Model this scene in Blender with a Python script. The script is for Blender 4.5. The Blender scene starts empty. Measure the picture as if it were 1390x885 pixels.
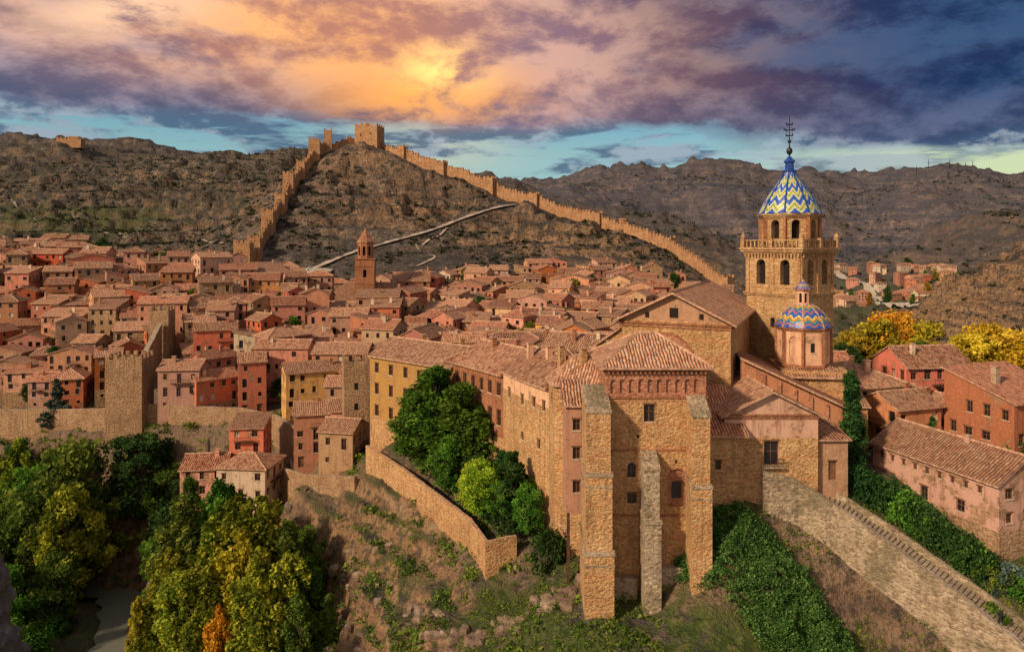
import bpy, math, random
import numpy as np
from mathutils import Vector, noise as mnoise
random.seed(7)
rng=np.random.default_rng(7)
sc=bpy.context.scene
col=sc.collection

# ------------------------------------------------------------------ node helpers
def nd(nt,typ,ins=None,**props):
    n=nt.nodes.new(typ)
    for k,v in props.items(): setattr(n,k,v)
    if ins:
        for k,v in ins.items():
            if isinstance(v,bpy.types.NodeSocket): nt.links.new(v,n.inputs[k])
            else: n.inputs[k].default_value=v
    return n
def mth(nt,op,a,b=None,c=None,clamp=False):
    n=nt.nodes.new('ShaderNodeMath'); n.operation=op; n.use_clamp=clamp
    for i,v in enumerate((a,b,c)):
        if v is None: continue
        if isinstance(v,bpy.types.NodeSocket): nt.links.new(v,n.inputs[i])
        else: n.inputs[i].default_value=v
    return n.outputs[0]
def c4(c): return (c[0],c[1],c[2],1.0)
def mixc(nt,f,a,b,blend='MIX'):
    n=nt.nodes.new('ShaderNodeMix'); n.data_type='RGBA'; n.blend_type=blend
    for i,v in ((0,f),(6,a),(7,b)):
        if isinstance(v,bpy.types.NodeSocket): nt.links.new(v,n.inputs[i])
        elif i==0: n.inputs[0].default_value=v
        else: n.inputs[i].default_value=c4(v)
    return n.outputs[2]
def ss(nt,x,lo,hi,a=0.0,b=1.0):
    n=nd(nt,'ShaderNodeMapRange',{'Value':x,'From Min':lo,'From Max':hi,'To Min':a,'To Max':b},interpolation_type='SMOOTHSTEP')
    return n.outputs[0]
def noise(nt,vec,scale,detail=3.0,rough=.6,dist=0.0):
    ins={'Scale':scale,'Detail':detail,'Roughness':rough,'Distortion':dist}
    if vec is not None: ins['Vector']=vec
    return nd(nt,'ShaderNodeTexNoise',ins).outputs[0]
def ramp(nt,fac,stops,interp='LINEAR'):
    n=nd(nt,'ShaderNodeValToRGB',{'Fac':fac}); cr=n.color_ramp; cr.interpolation=interp
    while len(cr.elements)<len(stops): cr.elements.new(.5)
    for e,(p,c) in zip(cr.elements,stops): e.position=p; e.color=c4(c)
    return n.outputs[0]
def scalev(nt,vec,s):
    return nd(nt,'ShaderNodeMapping',{'Vector':vec,'Scale':s}).outputs[0]
def newmat(name,rough=.85):
    m=bpy.data.materials.new(name); m.use_nodes=True
    nt=m.node_tree; b=nt.nodes['Principled BSDF']; b.inputs['Roughness'].default_value=rough
    b.inputs['Specular IOR Level'].default_value=.2
    return m,nt,b
def bump(nt,b,h,strength=.5,dist=.1):
    n=nd(nt,'ShaderNodeBump',{'Height':h,'Strength':strength,'Distance':dist})
    nt.links.new(n.outputs[0],b.inputs['Normal'])
def wpos(nt): return nd(nt,'ShaderNodeNewGeometry').outputs['Position']

def stone_mat(name,ca,cb,mortar,size=.55,flat=.55,courses=0,amt=1.0,moss=0):
    m,nt,b=newmat(name,.9)
    p=wpos(nt)
    ps=scalev(nt,p,(1/size,1/size,1/(size*flat)))
    v=nd(nt,'ShaderNodeTexVoronoi',{'Vector':ps,'Scale':1.0,'Randomness':.95})
    cs=nd(nt,'ShaderNodeSeparateColor',{'Color':v.outputs['Color']}); cr=cs.outputs[0]
    c=mixc(nt,cr,ca,cb)
    c=mixc(nt,ss(nt,cs.outputs[1],.72,.95,0,.4),c,(ca[0]*.5,ca[1]*.42,ca[2]*.4))
    c=mixc(nt,ss(nt,cs.outputs[2],.75,.95,0,.4),c,(min(.62,ca[0]*1.2),min(.55,ca[1]*1.25),min(.5,ca[2]*1.4)))
    big=noise(nt,p,.25,4,.68)
    c=mixc(nt,ss(nt,big,.44,.64,0,.8),c,mixc(nt,.5,c,(cb[0]*.45,cb[1]*.36,cb[2]*.34)))
    c=mixc(nt,ss(nt,big,.44,.30,0,.5),c,(min(.62,ca[0]*1.12),min(.55,ca[1]*1.2),min(.5,ca[2]*1.45)))
    st=noise(nt,scalev(nt,p,(1.3,1.3,.12)),1.0,3,.6)
    c=mixc(nt,ss(nt,st,.51,.68,0,.6),c,(ca[0]*.36,ca[1]*.33,ca[2]*.36))
    if courses:
        z=nd(nt,'ShaderNodeSeparateXYZ',{'Vector':p}).outputs[2]
        f=mth(nt,'FRACT',mth(nt,'DIVIDE',z,courses))
        c=mixc(nt,ss(nt,f,.87,.9,0,.5),c,(ca[0]*.8,ca[1]*.5,ca[2]*.45))
    e=ss(nt,v.outputs['Distance'],.68,.38)
    c=mixc(nt,mth(nt,'MULTIPLY',mth(nt,'SUBTRACT',1.0,e),.3*amt),c,mortar)
    g=noise(nt,p,3.2,4,.75)
    c=mixc(nt,ss(nt,g,.46,.62,0,.55*amt),c,(cb[0]*.42,cb[1]*.37,cb[2]*.35))
    if moss: c=mixc(nt,mth(nt,'MULTIPLY',ss(nt,big,.50,.60),moss),c,(.09,.10,.05))
    nt.links.new(c,b.inputs['Base Color'])
    h=mth(nt,'ADD',mth(nt,'MULTIPLY',g,1.3),mth(nt,'MULTIPLY',e,.45))
    bump(nt,b,h,.95,.16)
    return m
def plaster_mat(name,c0,expose=.35,stonec=(.36,.22,.13)):
    m,nt,b=newmat(name,.9)
    p=wpos(nt); r=nd(nt,'ShaderNodeObjectInfo').outputs['Random']
    hs=nd(nt,'ShaderNodeHueSaturation',{'Color':c4(c0),'Hue':ss(nt,r,0,1,.486,.514),'Saturation':ss(nt,mth(nt,'FRACT',mth(nt,'MULTIPLY',r,7.3)),0,1,.84,1.16),'Value':ss(nt,mth(nt,'FRACT',mth(nt,'MULTIPLY',r,13.7)),0,1,.66,1.2)}).outputs[0]
    n1=noise(nt,p,.5,4,.7); n2=noise(nt,scalev(nt,p,(1.6,1.6,.15)),1,3,.6); n3=noise(nt,p,3,4,.75)
    c=mixc(nt,ss(nt,n1,.4,.65,0,.65),hs,mixc(nt,.5,hs,(c0[0]*.45,c0[1]*.40,c0[2]*.38)))
    c=mixc(nt,ss(nt,n2,.5,.72,0,.6),c,(c0[0]*.38,c0[1]*.34,c0[2]*.34))
    c=mixc(nt,ss(nt,n3,.5,.7,0,.4),c,(min(.7,c0[0]*1.25),min(.6,c0[1]*1.35),min(.6,c0[2]*1.5)))
    v=nd(nt,'ShaderNodeTexVoronoi',{'Vector':scalev(nt,p,(2.0,2.0,3.6)),'Scale':1.0})
    sr=nd(nt,'ShaderNodeSeparateColor',{'Color':v.outputs['Color']}).outputs[0]
    stc=mixc(nt,sr,stonec,(stonec[0]*.45,stonec[1]*.42,stonec[2]*.42))
    ex=ss(nt,n1,.66-expose*.2,.68-expose*.2)
    c=mixc(nt,mth(nt,'MULTIPLY',ex,.8),c,stc)
    nt.links.new(c,b.inputs['Base Color'])
    bump(nt,b,n3,.6,.08)
    return m
def tile_mat(name,pitch=.38,row=.5,cols=None,gain=1.08):
    cols=cols or [(.19,.085,.053),(.34,.155,.09),(.44,.215,.125),(.48,.29,.185),(.28,.135,.085)]
    m,nt,b=newmat(name,.9)
    uv=nd(nt,'ShaderNodeTexCoord').outputs['UV']
    s=nd(nt,'ShaderNodeSeparateXYZ',{'Vector':uv})
    r=nd(nt,'ShaderNodeObjectInfo').outputs['Random']
    wob=mth(nt,'MULTIPLY',mth(nt,'SUBTRACT',noise(nt,uv,.9,2),.5),.45)
    u=mth(nt,'DIVIDE',mth(nt,'ADD',s.outputs[0],wob),pitch); v=mth(nt,'DIVIDE',s.outputs[1],row)
    fu=mth(nt,'FRACT',u); fv=mth(nt,'FRACT',v)
    iv=nd(nt,'ShaderNodeCombineXYZ',{'X':mth(nt,'FLOOR',u),'Y':mth(nt,'FLOOR',v)}).outputs[0]
    w=nd(nt,'ShaderNodeTexWhiteNoise',{'Vector':iv},noise_dimensions='2D').outputs[0]
    big=noise(nt,uv,.25,4,.65)
    f=mth(nt,'ADD',mth(nt,'MULTIPLY',w,.6),mth(nt,'MULTIPLY',big,.55))
    f=mth(nt,'ADD',f,mth(nt,'MULTIPLY',mth(nt,'SUBTRACT',r,.5),.4))
    n=len(cols)
    c=ramp(nt,f,[(.12+.76*i/(n-1),tuple(x*gain for x in cc)) for i,cc in enumerate(cols)])
    ln=noise(nt,uv,.8,5,.75)
    c=mixc(nt,ss(nt,ln,.54,.68,0,.55),c,(.42,.28,.19))
    c=mixc(nt,ss(nt,ln,.45,.30,0,.7),c,(.10,.055,.04))
    c=nd(nt,'ShaderNodeHueSaturation',{'Color':c,'Value':ss(nt,mth(nt,'FRACT',mth(nt,'MULTIPLY',r,5.7)),0,1,.7,1.2)}).outputs[0]
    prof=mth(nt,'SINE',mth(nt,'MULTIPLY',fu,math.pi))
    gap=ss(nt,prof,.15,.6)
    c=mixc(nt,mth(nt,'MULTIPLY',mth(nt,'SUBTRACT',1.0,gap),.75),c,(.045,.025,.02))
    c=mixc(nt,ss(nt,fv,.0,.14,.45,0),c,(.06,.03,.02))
    nt.links.new(c,b.inputs['Base Color'])
    h=mth(nt,'ADD',prof,mth(nt,'MULTIPLY',fv,-.3))
    bump(nt,b,h,.9,.15)
    return m
def plain_mat(name,c,rough=.8,var=.4,metal=0.0,sc_=2.0):
    m,nt,b=newmat(name,rough)
    n=noise(nt,wpos(nt),sc_,3,.65)
    cc=mixc(nt,ss(nt,n,.3,.7,0,1),tuple(x*(1-var) for x in c),tuple(min(1,x*(1+var*.4)) for x in c))
    nt.links.new(cc,b.inputs['Base Color']); b.inputs['Metallic'].default_value=metal
    return m
def leaf_mat(name,ca,cb,cc):
    m,nt,b=newmat(name,.7)
    t=nd(nt,'ShaderNodeAttribute',attribute_name='tone').outputs['Fac']
    r=nd(nt,'ShaderNodeObjectInfo').outputs['Random']
    c=ramp(nt,t,[(0.05,ca),(.45,cb),(.88,cc)])
    c=nd(nt,'ShaderNodeHueSaturation',{'Color':c,'Hue':ss(nt,r,0,1,.485,.52),'Value':ss(nt,mth(nt,'FRACT',mth(nt,'MULTIPLY',r,9.1)),0,1,.75,1.25)}).outputs[0]
    nt.nodes.remove(b)
    df=nd(nt,'ShaderNodeBsdfDiffuse',{'Color':c})
    tr=nd(nt,'ShaderNodeBsdfTranslucent',{'Color':c})
    mx=nd(nt,'ShaderNodeMixShader',{0:.33}); nt.links.new(df.outputs[0],mx.inputs[1]); nt.links.new(tr.outputs[0],mx.inputs[2])
    nt.links.new(mx.outputs[0],nt.nodes['Material Output'].inputs['Surface'])
    return m

STONE=stone_mat('golden_rubble_stone',(.62,.36,.165),(.45,.24,.10),(.62,.44,.27),.45,.6,2.6)
STONE2=stone_mat('ashlar_stone',(.59,.375,.19),(.47,.275,.13),(.30,.185,.10),.8,.5)
STONEG=stone_mat('grey_rubble_stone',(.46,.35,.24),(.27,.195,.13),(.50,.42,.32),.55,.65,moss=.35)
STONEB=stone_mat('brown_town_stone',(.46,.285,.16),(.30,.17,.09),(.42,.31,.21),.5,.6)
FORT=stone_mat('fortress_masonry',(.48,.265,.135),(.37,.19,.095),(.42,.27,.16),1.4,.6)
BRICK=stone_mat('old_brick',(.46,.19,.095),(.36,.135,.06),(.46,.28,.18),.35,.35)
PINKST=stone_mat('pink_painted_band',(.52,.235,.145),(.42,.165,.095),(.55,.36,.25),.6,.4)
PL=[plaster_mat('salmon_plaster',(.52,.215,.13)),plaster_mat('rose_plaster',(.52,.265,.19)),plaster_mat('tan_plaster',(.54,.34,.195)),
    plaster_mat('ochre_plaster',(.54,.295,.145)),plaster_mat('brick_red_plaster',(.44,.145,.08)),plaster_mat('cream_plaster',(.60,.47,.35)),
    plaster_mat('deep_salmon_plaster',(.51,.18,.105)),plaster_mat('dusty_pink_plaster',(.51,.25,.175),.8)]
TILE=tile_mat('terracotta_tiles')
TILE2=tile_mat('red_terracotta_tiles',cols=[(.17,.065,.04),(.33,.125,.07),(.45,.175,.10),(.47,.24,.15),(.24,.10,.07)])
RIDGE=plain_mat('ridge_tiles',(.46,.27,.18),.9,.5)
WOOD=plain_mat('dark_wood',(.09,.045,.028),.8,.5)
WOOD2=plain_mat('brown_wood',(.17,.08,.045),.75,.4)
GLASS,_nt,_b=newmat('window_glass',.15); _b.inputs['Base Color'].default_value=(.015,.013,.015,1); _b.inputs['Specular IOR Level'].default_value=.4
DARK=plain_mat('dark_interior',(.02,.014,.012),.95)  # near-black panels painting the unlit space behind openings
SILL=plain_mat('pale_sill',(.5,.38,.28),.85)
IRON=plain_mat('wrought_iron',(.03,.03,.035),.5,.3,.6)
CURT=plain_mat('white_blind',(.5,.46,.42),.8)
BARK=plain_mat('bark',(.11,.085,.06),.95,.5)
LEAF={'green':leaf_mat('green_leaves',(.018,.048,.007),(.07,.16,.02),(.17,.30,.04)),
 'dark':leaf_mat('dark_green_leaves',(.009,.025,.010),(.032,.078,.022),(.08,.155,.04)),
 'olive':leaf_mat('olive_leaves',(.02,.038,.008),(.085,.13,.022),(.21,.25,.04)),
 'lime':leaf_mat('lime_leaves',(.06,.10,.008),(.22,.32,.02),(.44,.50,.05)),
 'ygreen':leaf_mat('yellow_green_leaves',(.03,.055,.008),(.15,.19,.02),(.40,.39,.04)),
 'yellow':leaf_mat('yellow_leaves',(.14,.10,.008),(.46,.34,.03),(.70,.55,.06)),
 'orange':leaf_mat('orange_leaves',(.20,.09,.008),(.50,.27,.02),(.68,.42,.04)),
 'blue':leaf_mat('bluegreen_needles',(.02,.035,.03),(.07,.12,.10),(.18,.25,.20)),
 'red':leaf_mat('red_leaves',(.16,.02,.01),(.34,.05,.02),(.45,.12,.03)),
 'ivy':leaf_mat('ivy_leaves',(.010,.032,.010),(.045,.115,.026),(.13,.24,.065)),
 'scrub':leaf_mat('scrub_leaves',(.016,.020,.010),(.036,.042,.02),(.08,.08,.04))}

# ------------------------------------------------------------------ mesh builder
def autouv(me):
    n=len(me.polygons)
    uvl=me.uv_layers.new(name='UVMap')
    nl=len(me.loops)
    nrm=np.empty(n*3); me.polygons.foreach_get('normal',nrm); nrm=nrm.reshape(-1,3)
    tot=np.empty(n,dtype=np.int32); me.polygons.foreach_get('loop_total',tot)
    vi=np.empty(nl,dtype=np.int32); me.loops.foreach_get('vertex_index',vi)
    co=np.empty(len(me.vertices)*3); me.vertices.foreach_get('co',co); co=co.reshape(-1,3)
    t=np.stack([-nrm[:,1],nrm[:,0],np.zeros(n)],1); L=np.linalg.norm(t,axis=1)
    t[L<1e-4]=(1,0,0); L[L<1e-4]=1; t/=L[:,None]
    b=np.cross(nrm,t)
    pi=np.repeat(np.arange(n),tot)
    p=co[vi]
    uv=np.stack([(p*t[pi]).sum(1),(p*b[pi]).sum(1)],1)
    return uvl,uv,pi
class MB:
    def __init__(s): s.v=[];s.f=[];s.m=[];s.uv={};s.mats=[]
    def face(s,pts,mat,uv=None):
        i=len(s.v); s.v.extend([tuple(p) for p in pts]); s.f.append(tuple(range(i,i+len(pts))))
        if mat not in s.mats: s.mats.append(mat)
        s.m.append(s.mats.index(mat))
        if uv: s.uv[len(s.f)-1]=uv
    def prism(s,pts,z0,z1,mat,top=None,bot=False):
        n=len(pts)
        for i in range(n):
            a=pts[i];b=pts[(i+1)%n]
            s.face([(a[0],a[1],z0),(b[0],b[1],z0),(b[0],b[1],z1),(a[0],a[1],z1)],mat)
        s.face([(p[0],p[1],z1) for p in pts],top or mat)
        if bot: s.face([(p[0],p[1],z0) for p in reversed(pts)],mat)
    def box(s,cx,cy,w,d,z0,z1,mat,ang=0,top=None):
        s.prism(rect(cx,cy,w,d,ang),z0,z1,mat,top,True)
    def loft(s,rings,mat,cap=True,uvs=None):
        n=len(rings[0])
        for j in range(len(rings)-1):
            for i in range(n):
                k=(i+1)%n
                uv=None
                if uvs: uv=[(i/n,uvs[j]),((i+1)/n,uvs[j]),((i+1)/n,uvs[j+1]),(i/n,uvs[j+1])]
                s.face([rings[j][i],rings[j][k],rings[j+1][k],rings[j+1][i]],mat,uv)
        if cap: s.face(rings[-1],mat)
    def slab(s,pts,t,mat,under=None):
        under=under or WOOD
        n=len(pts); lo=[(p[0],p[1],p[2]-t) for p in pts]
        s.face(pts,mat); s.face(list(reversed(lo)),under)
        for i in range(n):
            k=(i+1)%n; s.face([lo[i],lo[k],pts[k],pts[i]],RIDGE)
    def build(s,name,parent=None,smooth=False,origin=None):
        me=bpy.data.meshes.new(name)
        if origin is None:
            a=np.array(s.v); origin=(float((a[:,0].min()+a[:,0].max())/2),float((a[:,1].min()+a[:,1].max())/2),float(a[:,2].min()))
        if parent is not None: origin=(0,0,0)
        v=[(p[0]-origin[0],p[1]-origin[1],p[2]-origin[2]) for p in s.v]
        me.from_pydata(v,[],s.f)
        for m in s.mats: me.materials.append(m)
        me.polygons.foreach_set('material_index',s.m)
        if smooth: me.polygons.foreach_set('use_smooth',[True]*len(s.f))
        uvl,uv,pi=autouv(me)
        if s.uv:
            st=np.empty(len(me.polygons),dtype=np.int32); me.polygons.foreach_get('loop_start',st)
            for fi,u in s.uv.items():
                uv[st[fi]:st[fi]+len(u)]=u
        uvl.data.foreach_set('uv',uv.ravel())
        ob=bpy.data.objects.new(name,me); ob.location=origin; col.objects.link(ob)
        if parent is not None: ob.parent=parent
        return ob
def empty(name):
    e=bpy.data.objects.new(name,None); e.empty_display_size=.5; col.objects.link(e); return e
def rect(cx,cy,w,d,a=0):
    ca,sa=math.cos(a),math.sin(a)
    return [(cx+x*ca-y*sa,cy+x*sa+y*ca) for x,y in ((-w/2,-d/2),(w/2,-d/2),(w/2,d/2),(-w/2,d/2))]
def ngon(cx,cy,r,n,a=0): return [(cx+r*math.cos(a+2*math.pi*i/n),cy+r*math.sin(a+2*math.pi*i/n)) for i in range(n)]
def ring(cx,cy,z,r,n,a=0): return [(x,y,z) for x,y in ngon(cx,cy,r,n,a)]

def wall(mb,p0,p1,z0,z1,ops,mat,low=None,split=None,depth=.22,detail=1,sill=True):
    """wall p0->p1 (outward normal to the right), ops: (u0,u1,za,zb,kind)"""
    L=math.hypot(p1[0]-p0[0],p1[1]-p0[1]); d=((p1[0]-p0[0])/L,(p1[1]-p0[1])/L); n=(d[1],-d[0])
    def P(u,z,o=0.0): return (p0[0]+d[0]*u+n[0]*o,p0[1]+d[1]*u+n[1]*o,z)
    ops=[o for o in ops if o[0]>.1 and o[1]<L-.1 and o[3]<z1-.05 and o[2]>z0]
    zs=sorted(set([z0,z1]+[o[2] for o in ops]+[o[3] for o in ops]+([split] if split and z0<split<z1 else [])))
    for j in range(len(zs)-1):
        za,zb=zs[j],zs[j+1]; zc=(za+zb)/2
        m=low if (low and split and zc<split) else mat
        cuts=sorted([(o[0],o[1]) for o in ops if o[2]<zc<o[3]])
        u=0.0
        for a,b in cuts:
            if a>u+1e-4: mb.face([P(u,za),P(a,za),P(a,zb),P(u,zb)],m)
            u=max(u,b)
        if u<L-1e-4: mb.face([P(u,za),P(L,za),P(L,zb),P(u,zb)],m)
    for o in ops:
        u0,u1,za,zb=o[:4]; k=o[4] if len(o)>4 else 'win'
        m=low if (low and split and (za+zb)/2<split) else mat
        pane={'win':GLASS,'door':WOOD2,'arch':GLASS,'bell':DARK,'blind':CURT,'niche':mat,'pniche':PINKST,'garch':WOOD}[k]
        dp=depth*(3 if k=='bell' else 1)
        arch=k in('arch','bell','niche','pniche','garch')
        if arch:
            r=(u1-u0)/2; uc=(u0+u1)/2; zc=zb-r; N=8
            arc=[(uc-r*math.cos(math.pi*i/N),zc+r*math.sin(math.pi*i/N)) for i in range(N+1)]
            for i in range(N):
                a,b=arc[i],arc[i+1]
                mb.face([P(a[0],a[1]),P(b[0],b[1]),P(b[0],zb),P(a[0],zb)],m)
                mb.face([P(a[0],a[1],-dp),P(b[0],b[1],-dp),P(b[0],b[1]),P(a[0],a[1])],m)
            mb.face([P(u0,za,-dp),P(u1,za,-dp)]+[P(q[0],q[1],-dp) for q in reversed(arc)],pane)
            zt=zc
        else:
            zt=zb
            mb.face([P(u0,za,-dp),P(u1,za,-dp),P(u1,zb,-dp),P(u0,zb,-dp)],pane)
            mb.face([P(u0,zb,-dp),P(u1,zb,-dp),P(u1,zb),P(u0,zb)],m)
        mb.face([P(u0,za),P(u1,za),P(u1,za,-dp),P(u0,za,-dp)],m)
        mb.face([P(u0,za),P(u0,za,-dp),P(u0,zt,-dp),P(u0,zt)],m)
        mb.face([P(u1,za,-dp),P(u1,za),P(u1,zt),P(u1,zt,-dp)],m)
        def bx(ua,ub,zza,zzb,oa,ob_,mt):
            q=[P(ua,0,ob_),P(ub,0,ob_),P(ub,0,oa),P(ua,0,oa)]
            mb.prism([(x[0],x[1]) for x in q],zza,zzb,mt,None,True)
        if k in('win','blind','arch') and detail>=1:
            if sill: bx(u0-.12,u1+.12,za-.14,za-.005,-.06,.09,SILL)
            if detail>=2:
                uc=(u0+u1)/2
                bx(uc-.04,uc+.04,za+.01,zt-.01,-dp+.01,-dp+.07,WOOD2)
                bx(u0+.003,u0+.09,za+.01,zt-.01,-dp+.01,-dp+.08,WOOD2); bx(u1-.09,u1-.003,za+.01,zt-.01,-dp+.01,-dp+.08,WOOD2)
                bx(u0+.1,u1-.1,za+(zt-za)*.55,za+(zt-za)*.55+.06,-dp+.01,-dp+.06,WOOD2)
                if not arch: bx(u0-.15,u1+.15,zb+.005,zb+.2,-.05,.03,WOOD2)
        if k=='door' and detail>=1: bx(u0-.1,u1+.1,zb+.005,zb+.2,-.05,.04,WOOD)

def house(name,cx,cy,w,d,ang,z0,ze,roof='gable',mat=None,low=None,tile=None,found=4.0,ov=.5,rise=None,detail=1,parent=None,chim=True,ops=None,rg=random,balc=True):
    mb=MB(); mat=mat or rg.choice(PL); tile=tile or (TILE if rg.random()<.7 else TILE2)
    R=rect(cx,cy,w,d,ang); H=ze-z0; ns=max(1,int(round(H/2.9))); sh=H/ns
    ca,sa=math.cos(ang),math.sin(ang)
    def Lc(x,y,z): return (cx+x*ca-y*sa,cy+x*sa+y*ca,z)
    for e in range(4):
        a,b=R[e],R[(e+1)%4]; L=math.hypot(b[0]-a[0],b[1]-a[1])
        oo=[]
        if ops and e in ops: oo=ops[e]
        else:
            nc=max(1,int(L/rg.uniform(2.1,2.9)))
            for s_ in range(ns):
                for c_ in range(nc):
                    if rg.random()<.16: continue
                    u=(c_+.5)*L/nc+rg.uniform(-.2,.2); zc=z0+s_*sh
                    ww=rg.choice([.8,.9,1.0,1.15]); hh=rg.choice([1.1,1.3,1.5])
                    if s_==0:
                        if rg.random()<.35: oo.append((u-.55,u+.55,z0+.02,z0+2.1,'door'))
                        elif rg.random()<.6: oo.append((u-.35,u+.35,zc+1.1,zc+1.9,'win'))
                    elif rg.random()<.22: oo.append((u-.5,u+.5,zc+.12,zc+2.2,'win'))
                    else: oo.append((u-ww/2,u+ww/2,zc+.9,zc+.9+hh,'blind' if rg.random()<.1 else 'win'))
            if balc and ns>=2 and e in(0,1,3) and rg.random()<.42 and L>5:
                dx,dy=(b[0]-a[0])/L,(b[1]-a[1])/L; nx,ny=dy,-dx
                bw=rg.uniform(1.8,min(5,L-1.5)); u0=rg.uniform(.6,L-bw-.6); zb=z0+sh*(ns-1)+.02
                mx,my=a[0]+dx*(u0+bw/2)+nx*.46,a[1]+dy*(u0+bw/2)+ny*.46; an=math.atan2(dy,dx)
                mb.box(mx,my,bw,.9,zb-.14,zb,WOOD,an)
                q=(a[0]+dx*(u0+bw/2)+nx*.88,a[1]+dy*(u0+bw/2)+ny*.88)
                mb.box(q[0],q[1],bw,.06,zb+.9,zb+.98,WOOD,an)
                k=int(bw/.35)
                for i in range(k+1):
                    uu=u0+.03+i*(bw-.06)/k; mb.box(a[0]+dx*uu+nx*.88,a[1]+dy*uu+ny*.88,.05,.05,zb,zb+.9,WOOD,an)
        wall(mb,a,b,z0-found,ze,oo,mat,low,z0+sh if low else None,detail=detail)
    rs=rise if rise is not None else min(w,d)*.5*rg.uniform(.40,.52); t=.2
    if roof=='gable' or roof=='gabley':
        if roof=='gabley': 
            W,D=d,w; T=lambda x,y,z:Lc(-y,x,z)
        else: W,D=w,d; T=Lc
        s_=rs/(D/2); X=W/2+ov*.6; Y=D/2+ov; zl=ze-s_*ov+t
        mb.slab([T(-X,-Y,zl),T(X,-Y,zl),T(X,0,ze+rs+t),T(-X,0,ze+rs+t)],t,tile)
        mb.slab([T(X,Y,zl),T(-X,Y,zl),T(-X,0,ze+rs+t),T(X,0,ze+rs+t)],t,tile)
        mb.face([T(-W/2,D/2,ze),T(-W/2,-D/2,ze),T(-W/2,0,ze+rs)],mat)
        mb.face([T(W/2,-D/2,ze),T(W/2,D/2,ze),T(W/2,0,ze+rs)],mat)
        zr=ze+rs+t
        mb.loft([[T(x,-.17,zr-.08),T(x,.17,zr-.08),T(x,.1,zr+.13),T(x,-.1,zr+.13)] for x in(-X-.02,X+.02)],RIDGE)
    elif roof=='shed':
        X=w/2+ov*.6; Y=d/2+ov; s_=rs/d
        mb.slab([Lc(-X,-Y,ze-s_*ov+t),Lc(X,-Y,ze-s_*ov+t),Lc(X,Y,ze+rs+s_*ov+t),Lc(-X,Y,ze+rs+s_*ov+t)],t,tile)
        mb.face([Lc(w/2,-d/2,ze),Lc(w/2,d/2,ze),Lc(w/2,d/2,ze+rs)],mat)
        mb.face([Lc(-w/2,d/2,ze),Lc(-w/2,-d/2,ze),Lc(-w/2,d/2,ze+rs)],mat)
        mb.face([Lc(w/2,d/2,ze),Lc(-w/2,d/2,ze),Lc(-w/2,d/2,ze+rs),Lc(w/2,d/2,ze+rs)],mat)
    else:
        if w>=d: W,D=w,d; T=Lc
        else: W,D=d,w; T=lambda x,y,z:Lc(-y,x,z)
        s_=rs/(D/2); X=W/2+ov; Y=D/2+ov; r=max(0.05,(W-D)/2); zl=ze-s_*ov+t; zr=ze+rs+t
        mb.slab([T(-X,-Y,zl),T(X,-Y,zl),T(r,0,zr),T(-r,0,zr)],t,tile)
        mb.slab([T(X,Y,zl),T(-X,Y,zl),T(-r,0,zr),T(r,0,zr)],t,tile)
        mb.slab([T(X,-Y,zl),T(X,Y,zl),T(r,0,zr)],t,tile)
        mb.slab([T(-X,Y,zl),T(-X,-Y,zl),T(-r,0,zr)],t,tile)
        for (xa,ya,xb,yb) in((-X,-Y,-r,0),(X,-Y,r,0),(X,Y,r,0),(-X,Y,-r,0)):
            hipcap(mb,T(xa,ya,zl),T(xb,yb,zr))
        if r>.3: mb.loft([[T(x,-.17,zr-.08),T(x,.17,zr-.08),T(x,.1,zr+.13),T(x,-.1,zr+.13)] for x in(-r,r)],RIDGE)
    if chim:
        for _ in range(rg.choice([0,1,1,2])):
            x=rg.uniform(-w*.35,w*.35); y=rg.uniform(-d*.25,d*.25); q=Lc(x,y,0)
            zt=ze+rs+rg.uniform(.4,1.2); cw=rg.uniform(.55,.9)
            mb.box(q[0],q[1],cw,cw*.8,ze-.2,zt,rg.choice([mat,BRICK,PL[5],PL[1]]),ang); mb.box(q[0],q[1],cw+.2,cw+.05,zt,zt+.12,RIDGE,ang)
    return mb.build(name,parent)
def hipcap(mb,a,b,r=.14):
    a=Vector(a);b=Vector(b);d=(b-a).normalized();s=d.cross(Vector((0,0,1))).normalized()*r;u=Vector((0,0,r))
    mb.loft([[p-s-u*.3,p+s-u*.3,p+u] for p in(a,b)],RIDGE)

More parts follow.
